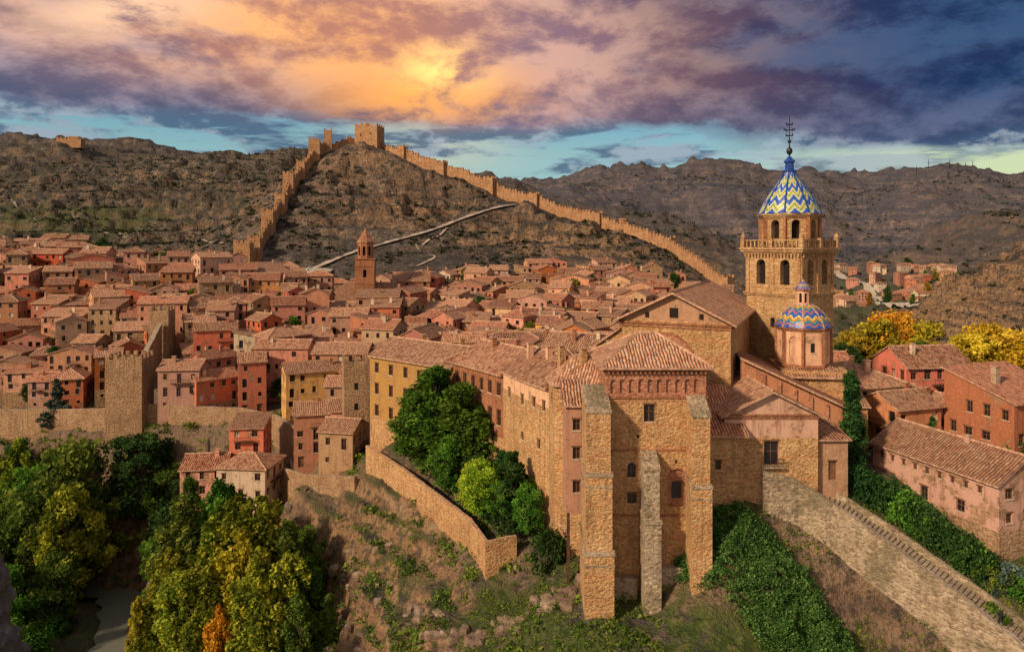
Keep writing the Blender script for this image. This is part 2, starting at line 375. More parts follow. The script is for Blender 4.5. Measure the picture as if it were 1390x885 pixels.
# ------------------------------------------------------------------ terrain
_T=rng.random((256,256))
def vn(x,y,o=0):
    x=x+o*17.3; y=y+o*9.7
    xi=np.floor(x).astype(int); yi=np.floor(y).astype(int); fx=x-xi; fy=y-yi
    fx=fx*fx*(3-2*fx); fy=fy*fy*(3-2*fy)
    a=_T[xi&255,yi&255];b=_T[(xi+1)&255,yi&255];c=_T[xi&255,(yi+1)&255];d=_T[(xi+1)&255,(yi+1)&255]
    return (a*(1-fx)+b*fx)*(1-fy)+(c*(1-fx)+d*fx)*fy
def fbm(x,y,oc=4,o=0,ridge=False):
    s=0;a=.5;tot=0
    for i in range(oc):
        n=vn(x*2**i,y*2**i,o+i*3)
        if ridge: n=1-np.abs(2*n-1)
        s=s+a*n; tot+=a; a*=.5
    return s/tot
CP=[(15,78.5,-41),(9,75.5,-41.5),(21,66,-44),(0,76,-46),(-12,78,-50),(-12,60,-56),(30,66,-45),(0,50,-54),(40,50,-56),(-20,40,-60),(50,30,-60),
(-28,122.5,-43.5),(-21.5,114,-44.5),(-14.5,103.5,-45.5),(-9,94.5,-45.5),(-6,86.5,-45),(0,87,-44),(3,84.5,-42),
(-23,125,-37.8),(-17,117,-38.5),(-9,106.5,-39.6),(-3.3,97,-39.6),(-1.2,92.5,-39.8),(8,92,-38),(4,97,-37.5),(-6,110,-38),
(-30,126,-44.5),(-36,133,-45),
(25,80,-35),(27,85,-31.5),(31,80,-38),(36,88,-31.5),(38,85.2,-33.2),(44.5,80,-37),(52.5,71,-43),(62,58,-51),
(29,75,-42),(35,73,-45),(40,68,-48),(38,78.5,-41.5),(42,75,-44),(46,70.5,-48),(50,65,-52),(33,82,-37),
(55,79,-35.5),(49,90,-31),(60,88,-33),(45,110,-30),(70,120,-33),(72,105,-31),
(0,120,-34),(-20,150,-36),(0,170,-31),(30,150,-30),(60,150,-34),(20,110,-31),
(-40,160,-40),(-60,175,-40),(-84,172,-42),(-110,178,-43),(-150,190,-42),(-87,209,-31),(-130,210,-31),(-54,230,-29),
(-54,266,-28),(-110,266,-19),(-180,266,-17),(-200,313,-8),(-120,300,-14),(-60,300,-22),(0,250,-27),(50,250,-26),(0,300,-22),(60,310,-22),
(-100,475,65),(-73,465,55),(-46,456,44),(-16,446,33),(27,432,17),(51,418,8),(86,399,-5),(99,370,-16),(107,351,-26),
(-90,427,38),(-84,389,15),(-77,342,-7),(-93,323,-15),(-31,389,8),(2,361,-4),(38,342,-14),(-45,313,-16.5),(60,323,-20),
(-127,456,56),(-130,408,28),(-125,370,9),(-124,342,-5),(-120,313,-14),
(-197,475,22),(-625,855,117),(-480,807,98),(-378,807,100),(-260,760,98),(-190,770,90),(-100,640,40),(-60,760,50),
(-452,617,50),(-313,427,6),(-229,342,-7),(-272,475,18),(-354,617,55),(-245,589,50),(-178,427,12),(-160,342,-13),
(140,400,-45),(120,500,-20),(0,520,5),(150,340,-50),(200,300,-52),(120,250,-45),(100,180,-41),(250,420,-60),(300,600,-60),(250,780,-48),(420,800,-60),(400,1200,-56),(620,1200,-50),
(278,380,-2),(242,380,-18),(222,380,-34),(207,361,-49),(208,285,-42),(170,285,-50),(330,300,10),(350,420,2),
(117,1710,130),(390,1805,165),(610,1900,180),(750,1900,158),(870,1900,176),(1020,1950,150),(1165,1995,175),(1250,1710,150),(-300,1800,110),
(205,950,20),(228,760,-26),(973,1330,42),(830,1425,0),(650,1425,-30),(700,1150,10),(760,1080,35),(1100,1000,60),(700,800,10),(560,700,-40),(100,1200,50),
(-2000,3000,200),(2500,3500,150),(0,4000,120),(-1500,900,150),(2500,1500,150),(1000,300,70),(-900,250,70),(600,100,10),(-500,50,-20),(0,-100,-60),(300,-100,-50),(-300,-100,-50)]
CP=np.array(CP,float)
cc_=1.6+.05*np.maximum(0,np.hypot(CP[:,0],CP[:,1])-60)
N_=len(CP)
def kern(x,y): return np.sqrt((x[:,None]-CP[None,:,0])**2+(y[:,None]-CP[None,:,1])**2+cc_[None,:]**2)
A_=np.zeros((N_+3,N_+3)); A_[:N_,:N_]=kern(CP[:,0],CP[:,1]); A_[:N_,N_]=1;A_[:N_,N_+1]=CP[:,0];A_[:N_,N_+2]=CP[:,1]
A_[N_:,:N_]=A_[:N_,N_:].T
W_=np.linalg.lstsq(A_,np.concatenate([CP[:,2],[0,0,0]]),rcond=None)[0]
EDGE=[(-6,-200),(-6,20),(-11,60),(-17,84),(-24,104),(-33,118),(-43,130),(-47,141),(-50,152),(-62,159),(-80,161),(-105,165),(-150,172),(-210,185),(-400,215),(-1200,240),(-1200,-300)]
EP=np.array(EDGE)
def sdf(x,y):
    d=np.full(x.shape,1e9); ins=np.zeros(x.shape,bool)
    for i in range(len(EP)):
        a=EP[i];b=EP[(i+1)%len(EP)]
        e=b-a; t=np.clip(((x-a[0])*e[0]+(y-a[1])*e[1])/(e@e),0,1)
        d=np.minimum(d,np.hypot(x-a[0]-t*e[0],y-a[1]-t*e[1]))
        c=((a[1]>y)!=(b[1]>y)); xx=a[0]+(y-a[1])*(b[0]-a[0])/((b[1]-a[1]) if b[1]!=a[1] else 1e-9)
        ins^=(c&(x<xx))
    return np.where(ins,-d,d)
def sst(x,a,b):
    t=np.clip((x-a)/(b-a),0,1); return t*t*(3-2*t)
RIV=np.array([(-45,60),(-62,95),(-71,118),(-76,136),(-84,150),(-118,152),(-190,150),(-400,170)])
ROAD=np.array([(-105,316),(-96,326),(-86,338),(-68,356),(-48,378),(-34,394),(-20,406),(-8,416),(4,428)])
def dpoly(x,y,P):
    d=np.full(x.shape,1e9)
    for a,b in zip(P[:-1],P[1:]):
        e=b-a; t=np.clip(((x-a[0])*e[0]+(y-a[1])*e[1])/(e@e),0,1); d=np.minimum(d,np.hypot(x-a[0]-t*e[0],y-a[1]-t*e[1]))
    return d
def terr(P,mask,st,k,wn,wl,o,hard=.55):
    zz=P+wn*(fbm(XG[0]/wl,XG[1]/wl,3,o)-.5); fr=zz/st-np.floor(zz/st); return P+mask*st*k*(sst(fr,hard,1)-fr)
XG=[None,None]
PADS=[(-57,144,15,-54,6),(28,100,13,-31,4)]
def height_full(x,y):
    x=np.atleast_1d(np.asarray(x,float)); y=np.atleast_1d(np.asarray(y,float)); XG[0]=x; XG[1]=y
    P=np.concatenate([kern(x[i:i+40000],y[i:i+40000])@W_[:N_] for i in range(0,len(x),40000)])+W_[N_]+W_[N_+1]*x+W_[N_+2]*y
    hm=sst(y,325,430); hm=np.maximum(hm,sst(np.abs(x-0),170,260)*sst(y,200,300))
    amp=hm*(2.8+np.clip(y,0,3000)*.011)
    crest=np.minimum(1,dpoly(x,y,np.array([(-120,313),(-130,408),(-127,456),(-100,476),(-46,457),(27,433),(86,400),(107,352)]))/22)
    rd=sst(dpoly(x,y,ROAD),2,10)
    amp=amp*(.25+.75*crest)*rd
    P=P+amp*(fbm(x/(38),y/(45),5,1,True)-.55)*2.9*np.clip(400/np.maximum(y,1),.25,1)
    P=P+amp*(fbm(x/11,y/11,4,21,True)-.5)*1.0*(1-sst(y,500,900))
    P=P+amp*(fbm(x/240,y/240,6,2,True)-.55)*5.0*sst(y,500,1000)
    wl=sst(-x,140,200)*sst(y,320,400)*(1-sst(y,900,1400))
    P=terr(P,wl,7.5,.8,9,90,5)
    cz=sst(y,330,380)*(1-sst(y,480,600))*sst(x,-120,-90)*(1-sst(x,120,160))*crest*rd
    P=terr(P,cz,6.5,.9,11,34,6)
    rz=np.exp(-((x-250)/70)**2-((y-355)/80)**2)
    P=terr(P,np.clip(rz*1.5,0,1),6,.9,6,50,17)
    fz=sst(y,800,1100)*sst(x,100,300)
    P=terr(P,fz,22,.45,60,240,18)
    near=1-sst(y,150,260)
    P=P+near*.9*(fbm(x/7,y/7,4,8)-.5)+ (1-hm)*.5*(fbm(x/14,y/14,3,9)-.5)
    sd=sdf(x,y)
    G=-74+1.6*(fbm(x/12,y/12,3,11)-.5)+np.maximum(0,-x-98)*.12*(1-sst(y,120,170))
    dr=dpoly(x,y,RIV); G=G-1.6*(1-sst(dr,2.5,6))
    sdn=sd+9*(fbm(x/11,y/11,4,12,True)-.6)
    m=sst(sdn,-11,5)
    q=m*5+1.6*fbm(x/16,y/16,3,13); fq=q-np.floor(q); m2=np.clip(m+(sst(fq,.5,.9)-fq)*.2*np.clip(4*m*(1-m),0,1),0,1)
    z=G*(1-m2)+P*m2
    lm=sst(sd,-10,1)*(1-sst(sd,10,16))*(1-sst(y,150,172))*(1-sst(x,12,18))
    z=z+lm*1.9*(fbm(x/5,y/5,4,22,True)-.55)
    z=terr(z,lm,3.1,.92,3.4,12,15,.4)
    for (px,py,r,pz,s) in PADS:
        w=1-sst(np.hypot(x-px,y-py),r-s,r+s); z=z*(1-w)+(pz+.3*(vn(x/3,y/3)-.5))*w
    return z,m,sd,dr,lm
def height(x,y): return height_full(x,y)[0]
def hz(x,y): return float(height([x],[y])[0])

NR,NC=720,620
Yr=np.exp(np.linspace(math.log(22),math.log(7000),NR)); tt=np.linspace(-1,1,NC)
tt=np.sign(tt)*(np.abs(tt)**1.15)
YY,TT=np.meshgrid(Yr,tt,indexing='ij'); XX=TT*(YY*.98+60)
xs,ys=XX.ravel(),YY.ravel()
zs,mm,sd_,dr_,lm_=height_full(xs,ys)
me=bpy.data.meshes.new('terrain')
me.vertices.add(NR*NC); me.vertices.foreach_set('co',np.stack([xs,ys,zs],1).ravel())
idx=np.arange(NR*NC).reshape(NR,NC)
F=np.stack([idx[:-1,:-1],idx[:-1,1:],idx[1:,1:],idx[1:,:-1]],-1).reshape(-1,4)
nf=len(F); me.loops.add(nf*4); me.loops.foreach_set('vertex_index',F.ravel().astype(np.int32))
me.polygons.add(nf); me.polygons.foreach_set('loop_start',np.arange(0,nf*4,4,dtype=np.int32)); me.polygons.foreach_set('loop_total',np.full(nf,4,dtype=np.int32))
me.polygons.foreach_set('use_smooth',np.ones(nf,bool)); me.update(calc_edges=True)
grass=np.clip((1-sst(ys,86,100))*sst(xs,-20,0)*.95*(1-sst(xs,62,72)),0,1)
grass=np.maximum(grass,(1-mm)*.6)
grass=np.maximum(grass,.6*lm_)
grass=np.maximum(grass,.75*sst(-xs,200,260)*sst(ys,360,420)*(1-sst(ys,520,600))*sst(zs,0,5)*(1-sst(zs,20,32)))
grass=np.maximum(grass,.12*sst(-xs,140,170)*sst(ys,330,420)*(1-sst(ys,900,1000)))
val=(1-sst(zs,-52,-38))*sst(xs,120,180)*sst(ys,300,400); grass=np.maximum(grass,val*.6)
cliff=np.clip(4*mm*(1-mm),0,1)*(ys<260)
cliff=np.maximum(cliff,lm_*.85)
cliff=np.maximum(cliff,.95*np.exp(-((xs-240)/60)**2-((ys-355)/80)**2))
cliff=np.maximum(cliff,.95*np.exp(-((xs-35)/60)**2-((ys-378)/26)**2))
cliff=np.maximum(cliff,.8*np.exp(-((xs+60)/45)**2-((ys-404)/14)**2))
cliff=np.maximum(cliff,.8*np.exp(-((xs+90)/25)**2-((ys-455)/14)**2))
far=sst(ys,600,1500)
townm=(1-sst(ys,300,330))*sst(ys,120,140)*(mm)*(1-sst(np.abs(xs),190,230))
ca_=me.color_attributes.new(name='zone',type='FLOAT_COLOR',domain='POINT')
ca_.data.foreach_set('color',np.stack([grass,cliff,far,townm],1).ravel())
m,nt,b=newmat('hillside_ground',.95)
p=wpos(nt); at=nd(nt,'ShaderNodeAttribute',attribute_name='zone'); sep=nd(nt,'ShaderNodeSeparateColor',{'Color':at.outputs['Color']})
gR,cG,fB=sep.outputs[0],sep.outputs[1],sep.outputs[2]; tA=at.outputs['Alpha']
nz=nd(nt,'ShaderNodeSeparateXYZ',{'Vector':nd(nt,'ShaderNodeNewGeometry').outputs['Normal']}).outputs[2]
pz=nd(nt,'ShaderNodeSeparateXYZ',{'Vector':p}).outputs[2]
n1=noise(nt,p,.012,4,.6); n2=noise(nt,p,.09,5,.7); n3=noise(nt,p,.7,5,.74); n4=noise(nt,p,4.0,2,.7)
scrub=ramp(nt,n2,[(.36,(.042,.036,.036)),(.48,(.10,.08,.074)),(.57,(.165,.13,.115)),(.68,(.33,.24,.18))])
scrub=mixc(nt,ss(nt,n1,.42,.62,0,.6),scrub,(.092,.074,.066))
scrub=mixc(nt,ss(nt,n3,.48,.60,0,.8),scrub,(.036,.036,.028))
zb=mth(nt,'ADD',mth(nt,'MULTIPLY',pz,.42),mth(nt,'MULTIPLY',n2,5.0))
strata=noise(nt,nd(nt,'ShaderNodeCombineXYZ',{'X':mth(nt,'MULTIPLY',n1,2.0),'Y':0.0,'Z':zb}).outputs[0],1.0,4,.75)
rock=ramp(nt,strata,[(.34,(.08,.058,.045)),(.45,(.27,.155,.088)),(.54,(.46,.26,.13)),(.68,(.44,.31,.20))])
rock=mixc(nt,ss(nt,n3,.46,.60,0,.85),rock,(.08,.065,.052))
rock=mixc(nt,ss(nt,n4,.52,.7,0,.4),rock,(.44,.34,.25))
sl=mth(nt,'ADD',nz,mth(nt,'MULTIPLY',mth(nt,'SUBTRACT',n3,.5),.4))
rk=ss(nt,sl,.91,.72)
rk=mth(nt,'MULTIPLY',rk,mth(nt,'ADD',.45,mth(nt,'MULTIPLY',cG,.55)))
rk=mth(nt,'MAXIMUM',rk,mth(nt,'MULTIPLY',cG,ss(nt,n2,.46,.6)))
gcol=ramp(nt,n3,[(.3,(.022,.045,.010)),(.48,(.065,.10,.02)),(.6,(.14,.15,.045)),(.75,(.24,.19,.10))])
gm=mth(nt,'MULTIPLY',gR,ss(nt,noise(nt,p,.25,4,.72),.38,.54))
c=mixc(nt,rk,scrub,rock)
c=mixc(nt,mth(nt,'MULTIPLY',gm,ss(nt,nz,.62,.86)),c,gcol)
v=nd(nt,'ShaderNodeTexVoronoi',{'Vector':p,'Scale':.16,'Randomness':1.0})
dot=mth(nt,'MULTIPLY',ss(nt,v.outputs['Distance'],.42,.24),ss(nt,n2,.42,.55))
v2=nd(nt,'ShaderNodeTexVoronoi',{'Vector':p,'Scale':.06,'Randomness':1.0})
dot2=mth(nt,'MULTIPLY',mth(nt,'MULTIPLY',ss(nt,v2.outputs['Distance'],.5,.25),ss(nt,n1,.42,.5)),fB)
dot=mth(nt,'MULTIPLY',dot,ss(nt,pz,-30.0,-10.0))
c=mixc(nt,mth(nt,'MULTIPLY',mth(nt,'MAXIMUM',dot,dot2),.85),c,(.03,.035,.022))
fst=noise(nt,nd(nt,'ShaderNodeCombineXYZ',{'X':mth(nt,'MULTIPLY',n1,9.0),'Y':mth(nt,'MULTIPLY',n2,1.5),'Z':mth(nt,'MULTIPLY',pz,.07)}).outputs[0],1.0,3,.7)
far_hazy=ramp(nt,fst,[(.36,(.050,.052,.080)),(.5,(.10,.088,.105)),(.6,(.18,.135,.13)),(.72,(.27,.19,.16))])  # distant strata, tinted blue-purple to paint atmospheric haze into the colour
far_hazy=mixc(nt,ss(nt,n2,.45,.6,0,.7),far_hazy,(.052,.058,.075))
c=mixc(nt,mth(nt,'MULTIPLY',fB,.85),c,far_hazy)
c=mixc(nt,mth(nt,'MULTIPLY',tA,.8),c,mixc(nt,n3,(.32,.22,.15),(.18,.13,.09)))
nt.links.new(c,b.inputs['Base Color'])
bump(nt,b,mth(nt,'ADD',mth(nt,'MULTIPLY',n3,1.8),mth(nt,'MULTIPLY',n2,4)),1.0,1.3)
me.materials.append(m)
ter=bpy.data.objects.new('terrain',me); col.objects.link(ter)

def strip(name,P,w,mat,off=.12,zfix=None,nx=5,step=3.0):
    P=[Vector(q) for q in P]; pts=[]
    Q=[P[0]*2-P[1]]+P+[P[-1]*2-P[-2]]
    for i in range(1,len(Q)-2):
        n=max(2,int((Q[i+1]-Q[i]).length/step))
        for k in range(n):
            t=k/n; a,b_,c_,d_=Q[i-1],Q[i],Q[i+1],Q[i+2]
            pts.append(.5*((2*b_)+(c_-a)*t+(2*a-5*b_+4*c_-d_)*t*t+(3*b_-a-3*c_+d_)*t**3))
    pts.append(P[-1])
    V=[]
    for i,q in enumerate(pts):
        t=(pts[min(i+1,len(pts)-1)]-pts[max(i-1,0)]); n=Vector((t.y,-t.x)).normalized()
        ww=w*(1+.25*math.sin(i*.7)+.15*math.sin(i*2.3))
        for j in range(nx): V.append(tuple(q+n*ww*(j/(nx-1)-.5)))
    Vx=np.array(V); Z=height(Vx[:,0],Vx[:,1]) if zfix is None else np.full(len(V),zfix)
    mb=MB(); Z=Z.reshape(-1,nx)
    if zfix is None: Z=np.repeat(Z.max(1)[:,None],nx,1)*.6+Z*.4
    for i in range(len(pts)-1):
        for j in range(nx-1):
            k=[i*nx+j,(i+1)*nx+j,(i+1)*nx+j+1,i*nx+j+1]
            mb.face([(V[q][0],V[q][1],float(Z[q//nx,q%nx])+off) for q in reversed(k)],mat)
    return mb.build(name,smooth=True)
WATER,nt,b=newmat('river_water',.12); b.inputs['Base Color'].default_value=(.15,.155,.13,1); b.inputs['Specular IOR Level'].default_value=.6
bump(nt,b,noise(nt,wpos(nt),1.2,3),.25,.1)
strip('river',[tuple(q) for q in RIV],9.5,WATER,0,-74.5)
DIRT=plain_mat('dirt_road',(.36,.29,.24),.95,.5,0,.3)
GRAV=plain_mat('pale_gravel',(.40,.34,.28),.95,.35,0,.6)
strip('dirt_road',[tuple(q) for q in ROAD],3.0,DIRT,.45,step=2)
strip('dirt_road',[(-175,345),(-150,338),(-118,326),(-95,322),(-85,318)],5,GRAV,.5)
strip('footpath',[(-45,330),(-38,345),(-50,360),(-42,372),(-36,388)],1.2,DIRT,.4)
strip('footpath',[(-420,560),(-330,480),(-250,430),(-190,400),(-150,365)],1.4,DIRT,.4)
strip('village_road',[(-62,134),(-52,142),(-46.5,150),(-48,160),(-44,166)],4,GRAV,.15)
strip('gravel_lot',[(-100,320),(-92,325),(-84,326)],8,GRAV,.5)
strip('valley_road',[(300,520),(330,640),(400,760),(430,950),(560,1150)],9,GRAV,.8)

# ------------------------------------------------------------------ trees
def leafquads(C,size,rg,flat=0.0):
    n=len(C); u=rg.normal(size=(n,3)); u/=np.linalg.norm(u,axis=1)[:,None]
    w=rg.normal(size=(n,3)); w[:,2]+=flat; v=np.cross(u,w); v/=np.linalg.norm(v,axis=1)[:,None]
    s=size[:,None]
    return np.stack([C-u*s,C-v*s*.62,C+u*s,C+v*s*.62],1).reshape(-1,3)
def cyl(p0,p1,r0,r1,n=5):
    p0=Vector(p0);p1=Vector(p1);d=(p1-p0).normalized(); a=d.orthogonal().normalized(); b_=d.cross(a)
    V=[];Fc=[]
    for p,r in((p0,r0),(p1,r1)):
        for i in range(n):
            t=2*math.pi*i/n; V.append(tuple(p+(a*math.cos(t)+b_*math.sin(t))*r))
    for i in range(n): k=(i+1)%n; Fc.append((i,k,n+k,n+i))
    return V,Fc
KIND={'poplar':dict(b=.08,R=.15,nc=130,cr=.042,nl=95,ls=.0115,sq=1.6,pw=.62),
 'broad':dict(b=.14,R=.37,nc=115,cr=.072,nl=95,ls=.0175,sq=.8,pw=.5),
 'conifer':dict(b=.06,R=.26,nc=90,cr=.06,nl=80,ls=.021,sq=.6,pw=0),
 'cypress':dict(b=.03,R=.085,nc=80,cr=.045,nl=90,ls=.016,sq=1.8,pw=.4),
 'shrub':dict(b=.0,R=.62,nc=26,cr=.24,nl=70,ls=.055,sq=.8,pw=.45)}
def tree_mesh(kind,seed):
    k=KIND[kind]; rg=np.random.default_rng(seed); H=10.0
    nc=k['nc']; t=rg.random(nc)**(.9) if kind!='conifer' else rg.random(nc)**1.5
    th=rg.random(nc)*2*math.pi
    if kind=='conifer': R=k['R']*H*(1-t)**.9+.05*H*(1-t)
    else: R=k['R']*H*np.power(np.clip(4*t*(1-t)*(1.25-.5*t),0.02,1),k['pw'])
    lob=1+.28*np.sin(th*3+seed)+.18*np.sin(th*5+t*9+seed*2)
    if kind in('poplar','broad'): lob=lob*(1+.28*np.sin(t*17+th*2+seed))
    rr=R*np.sqrt(rg.random(nc)*.75+.25)*.9*lob
    C=np.stack([rr*np.cos(th),rr*np.sin(th),(k['b']+(1-k['b'])*t)*H*.96],1)
    lean=rg.normal(size=2)*.03; C[:,0]+=lean[0]*C[:,2]; C[:,1]+=lean[1]*C[:,2]
    cr=k['cr']*H*(.5+1.0*rg.random(nc))
    if kind in('conifer','cypress','poplar'): cr*=np.clip(1.25-t*.7,.4,1.2)
    n=k['nl']*nc; ci=np.repeat(np.arange(nc),k['nl'])
    d=rg.normal(size=(n,3)); d/=np.linalg.norm(d,axis=1)[:,None]; d*=(rg.random(n)**.5)[:,None]*1.1
    d[:,2]*=k['sq']
    LP=C[ci]+d*cr[ci][:,None]; LP[:,2]=np.maximum(LP[:,2],.02*H)
    ct=rg.random(nc)
    tone=np.clip(.6*ct[ci]+.5*rg.random(n)-.05,0,1)
    LV=leafquads(LP,k['ls']*H*(.6+.8*rg.random(n)),rg,.5)
    V=[];Fc=[]
    def add(a,b_,r0,r1):
        v_,f_=cyl(a,b_,r0,r1); o=len(V); V.extend(v_); Fc.extend([tuple(i+o for i in q) for q in f_])
    if kind!='shrub':
        tr={'poplar':.018,'broad':.024,'conifer':.016,'cypress':.012}[kind]*H
        pr=(0,0,-.6)
        for i in range(1,7):
            z=H*.92*i/6; q=(lean[0]*z+.06*math.sin(i*1.7+seed),lean[1]*z+.06*math.cos(i*2.1),z)
            add(pr,q,tr*(1-(i-1)/6.5),tr*(1-i/6.5)); pr=q
        for j in range(0,nc,3 if kind in('poplar','broad') else 6):
            c=C[j]; z=max(.08*H,c[2]-(.12*H+rr[j]*.6)); s=(lean[0]*z,lean[1]*z,z)
            mid=((s[0]+c[0])*.5,(s[1]+c[1])*.5,(s[2]+c[2])*.5-.1)
            add(s,mid,tr*.4,tr*.26); add(mid,tuple(c),tr*.26,tr*.08)
    else:
        for j in range(0,nc,3): add((0,0,-.3),tuple(C[j]),.2,.05)
    nb=len(V); allv=np.concatenate([np.array(V),LV]); q=np.arange(n*4).reshape(-1,4)+nb
    me=bpy.data.meshes.new(kind+'_tree_mesh'); me.from_pydata(allv.tolist(),[],Fc+q.tolist())
    me.materials.append(BARK); me.materials.append(LEAF['green'])
    me.polygons.foreach_set('material_index',[0]*len(Fc)+[1]*n)
    a=me.attributes.new('tone','FLOAT','POINT'); a.data.foreach_set('value',np.concatenate([np.zeros(nb),np.repeat(tone,4)]))
    return me
TM={k:[tree_mesh(k,10*i+s) for i in range(n)] for (k,n),s in zip({'poplar':4,'broad':5,'conifer':2,'cypress':1,'shrub':3}.items(),range(1,9))}
def tree(name,kind,x,y,top=None,h=None,colr='green',wid=1.0,sink=.3):
    z=hz(x,y)-sink
    if h is None: h=top-z
    h=max(1.0,h)
    ob=bpy.data.objects.new(name,random.choice(TM[kind])); ob.location=(x,y,z); s=h/10
    ob.scale=(s*wid,s*wid,s); ob.rotation_euler=(0,0,random.uniform(0,6.28)); col.objects.link(ob)
    ob.material_slots[1].link='OBJECT'; ob.material_slots[1].material=LEAF[colr]
    return ob
for (x,y,t,c,w) in [(-58,124,-45,'olive',.95),(-61,132,-44,'green',.9),(-53,127,-42.5,'green',.8),(-50,119,-44,'ygreen',.9),(-45,117,-41.5,'ygreen',.9),(-40,113,-41,'ygreen',.95),(-36,110,-43.5,'olive',.9),
   (-47,108,-49,'ygreen',.9),(-33,115,-46,'olive',.9),(-31,108,-48,'green',.8),(-43.5,103,-53,'orange',.5),(-52,110,-51,'ygreen',.9),(-37,102,-48,'ygreen',.8),(-30,101,-50,'olive',.8),(-62,116,-58,'yellow',.6),(-57,106,-60,'ygreen',.8),(-50,132,-49,'green',.9),(-56,117,-50,'ygreen',.85),(-43,110,-44.5,'yellow',.7),(-34,106,-46,'ygreen',.8),(-27,104,-52,'olive',.75),(-48,103,-56,'ygreen',.8),(-39,106,-46,'ygreen',.8)]:
    tree('poplar_tree',"poplar",x,y,top=t,colr=c,wid=w*1.25)
fl=[(-90,142,-50,'ygreen'),(-95,138,-53,'olive'),(-96,150,-44,'olive'),(-104,148,-47,'green'),(-90,155,-50,'olive'),(-110,155,-45,'ygreen'),(-118,150,-49,'green'),(-124,158,-46,'olive'),(-132,154,-49,'ygreen'),
 (-84,158,-44,'dark'),(-76,156,-48,'olive'),(-70,150,-50,'dark'),(-100,132,-58,'olive'),(-108,140,-52,'ygreen'),(-116,138,-55,'ygreen'),(-140,166,-46,'ygreen'),(-150,160,-46,'olive'),(-91,120,-57,'lime'),(-100,118,-63,'ygreen'),
 (-66,140,-54,'olive'),(-66,132,-56,'green'),(-126,142,-54,'green'),(-136,148,-52,'ygreen'),(-82,104,-66,'yellow'),(-88,108,-68,'ygreen'),(-120,128,-58,'ygreen'),(-108,124,-62,'olive'),(-70,160,-50,'green'),(-62,152,-52,'dark'),(-145,150,-52,'ygreen'),(-155,172,-46,'olive'),(-130,168,-48,'green'),(-64,124,-62,'green'),(-98,142,-50,'olive'),(-88,134,-59,'olive'),(-94,128,-60,'green'),(-80,162,-47,'dark'),(-116,164,-46,'dark'),(-103,160,-47,'olive')]
for (x,y,t,c) in fl:
    tree('cottonwood_tree','broad' if random.random()<.7 else 'poplar',x+random.uniform(-1,1),y,top=t+random.uniform(-1.5,1.5),colr=c,wid=random.uniform(.75,1.05))
for i in range(40):
    x=random.uniform(-135,-62); y=random.uniform(112,158)
    if float(dpoly(np.array([x]),np.array([y]),RIV)[0])<8: continue
    tree('riverside_shrub','shrub',x,y,h=random.uniform(3,6),colr=random.choice(['dark','olive','green','ygreen']))
for (x,y,t,c,k,w) in [(-15,118,-21,'green','poplar',1.9),(-12,114.5,-20,'green','poplar',1.9),(-8,112,-22,'green','poplar',1.9),(-17.5,119.5,-27,'green','broad',.8),(-4.5,109.5,-26,'green','poplar',1.9),(-10,109,-30,'green','broad',.7),(-6,105.5,-32,'dark','broad',.9),
  (-4.3,100,-31,'lime','broad',1.0),(-5.6,102,-32,'lime','broad',.9),(.5,95.5,-28.0,'dark','conifer',1.1),(2.2,93,-32,'green','broad',.9),(-1.5,97,-33,'green','broad',1),(.2,99,-31,'dark','broad',.9),(4.8,87.5,-36.5,'dark','shrub',.9),(7.0,89.5,-35.5,'olive','shrub',.8),(-1,102,-30,'dark','broad',.8),(3.5,97,-31.5,'green','broad',.7)]:
    tree('garden_tree' if k!='conifer' else 'fir_tree',k,x,y,top=t,colr=c,wid=w)
tree('cypress_tree','cypress',44,90,top=-16.4,colr='dark',wid=.95)
for (x,y,t,c) in [(94,180,-19.5,'yellow'),(99,184,-18,'orange'),(88,178,-23,'yellow'),(103,178,-20,'yellow'),(84,176,-25,'dark'),(98,150,-19.5,'yellow'),(104,154,-18,'orange'),(109,152,-19,'yellow'),(115,158,-20,'yellow'),(94,146,-22,'yellow'),(121,160,-23,'olive'),(90,155,-22,'green'),(77,128,-25,'dark'),(79,122,-26,'dark'),(84,135,-25,'green'),(126,170,-26,'orange'),(86,165,-27,'dark'),(112,140,-24,'orange')]:
    tree('autumn_tree' if c in('yellow','orange') else 'leafy_tree','broad',x,y,top=t,colr=c,wid=1.1)
for (x,y,t,c,k) in [(-65,178,-29.5,'blue','conifer'),(-112,172,-33,'blue','conifer'),(-72,185,-30,'dark','cypress'),(-125,182,-36,'dark','broad'),(-78,275,-19,'dark','broad'),(-72,278,-18,'dark','broad'),(-84,280,-21,'green','broad'),(-30,190,-24,'dark','broad'),(-24,193,-25,'dark','broad'),(-125,315,-9,'olive','broad'),(-116,318,-9,'dark','broad'),(-112,322,-10,'olive','broad'),(-225,320,-3,'dark','broad'),(-232,316,-4,'dark','broad'),(-150,300,-7,'olive','broad'),(-36,150,-35,'red','shrub'),(-35,146,-38,'green','shrub'),(-57,176,-34,'dark','shrub'),(-53,172,-35,'ygreen','shrub'),(-185,335,-6,'dark','broad'),(-170,340,-7,'dark','broad'),(66,100,-24.5,'blue','conifer'),(72,99,-24,'dark','conifer'),(58.5,97.5,-24,'dark','conifer'),(68,92,-27,'green','shrub'),(55.5,97,-27,'red','shrub')]:
    tree({'conifer':'blue_spruce_tree','cypress':'cypress_tree','broad':'leafy_tree','shrub':'garden_shrub'}[k],k,x,y,top=t,colr=c)
for i in range(16):
    f=i/15; tree('hedge_shrub','shrub',43.8+f*8.5+random.uniform(-.5,.5),88-f*10.5+random.uniform(-.4,.4),h=random.uniform(2.6,4),colr=random.choice(['green','dark','dark']),wid=.85)
for i in range(16):
    tree('slope_shrub','shrub',random.uniform(50,60),random.uniform(74,77),h=random.uniform(1.2,3),colr=random.choice(['green','dark','olive','blue']))

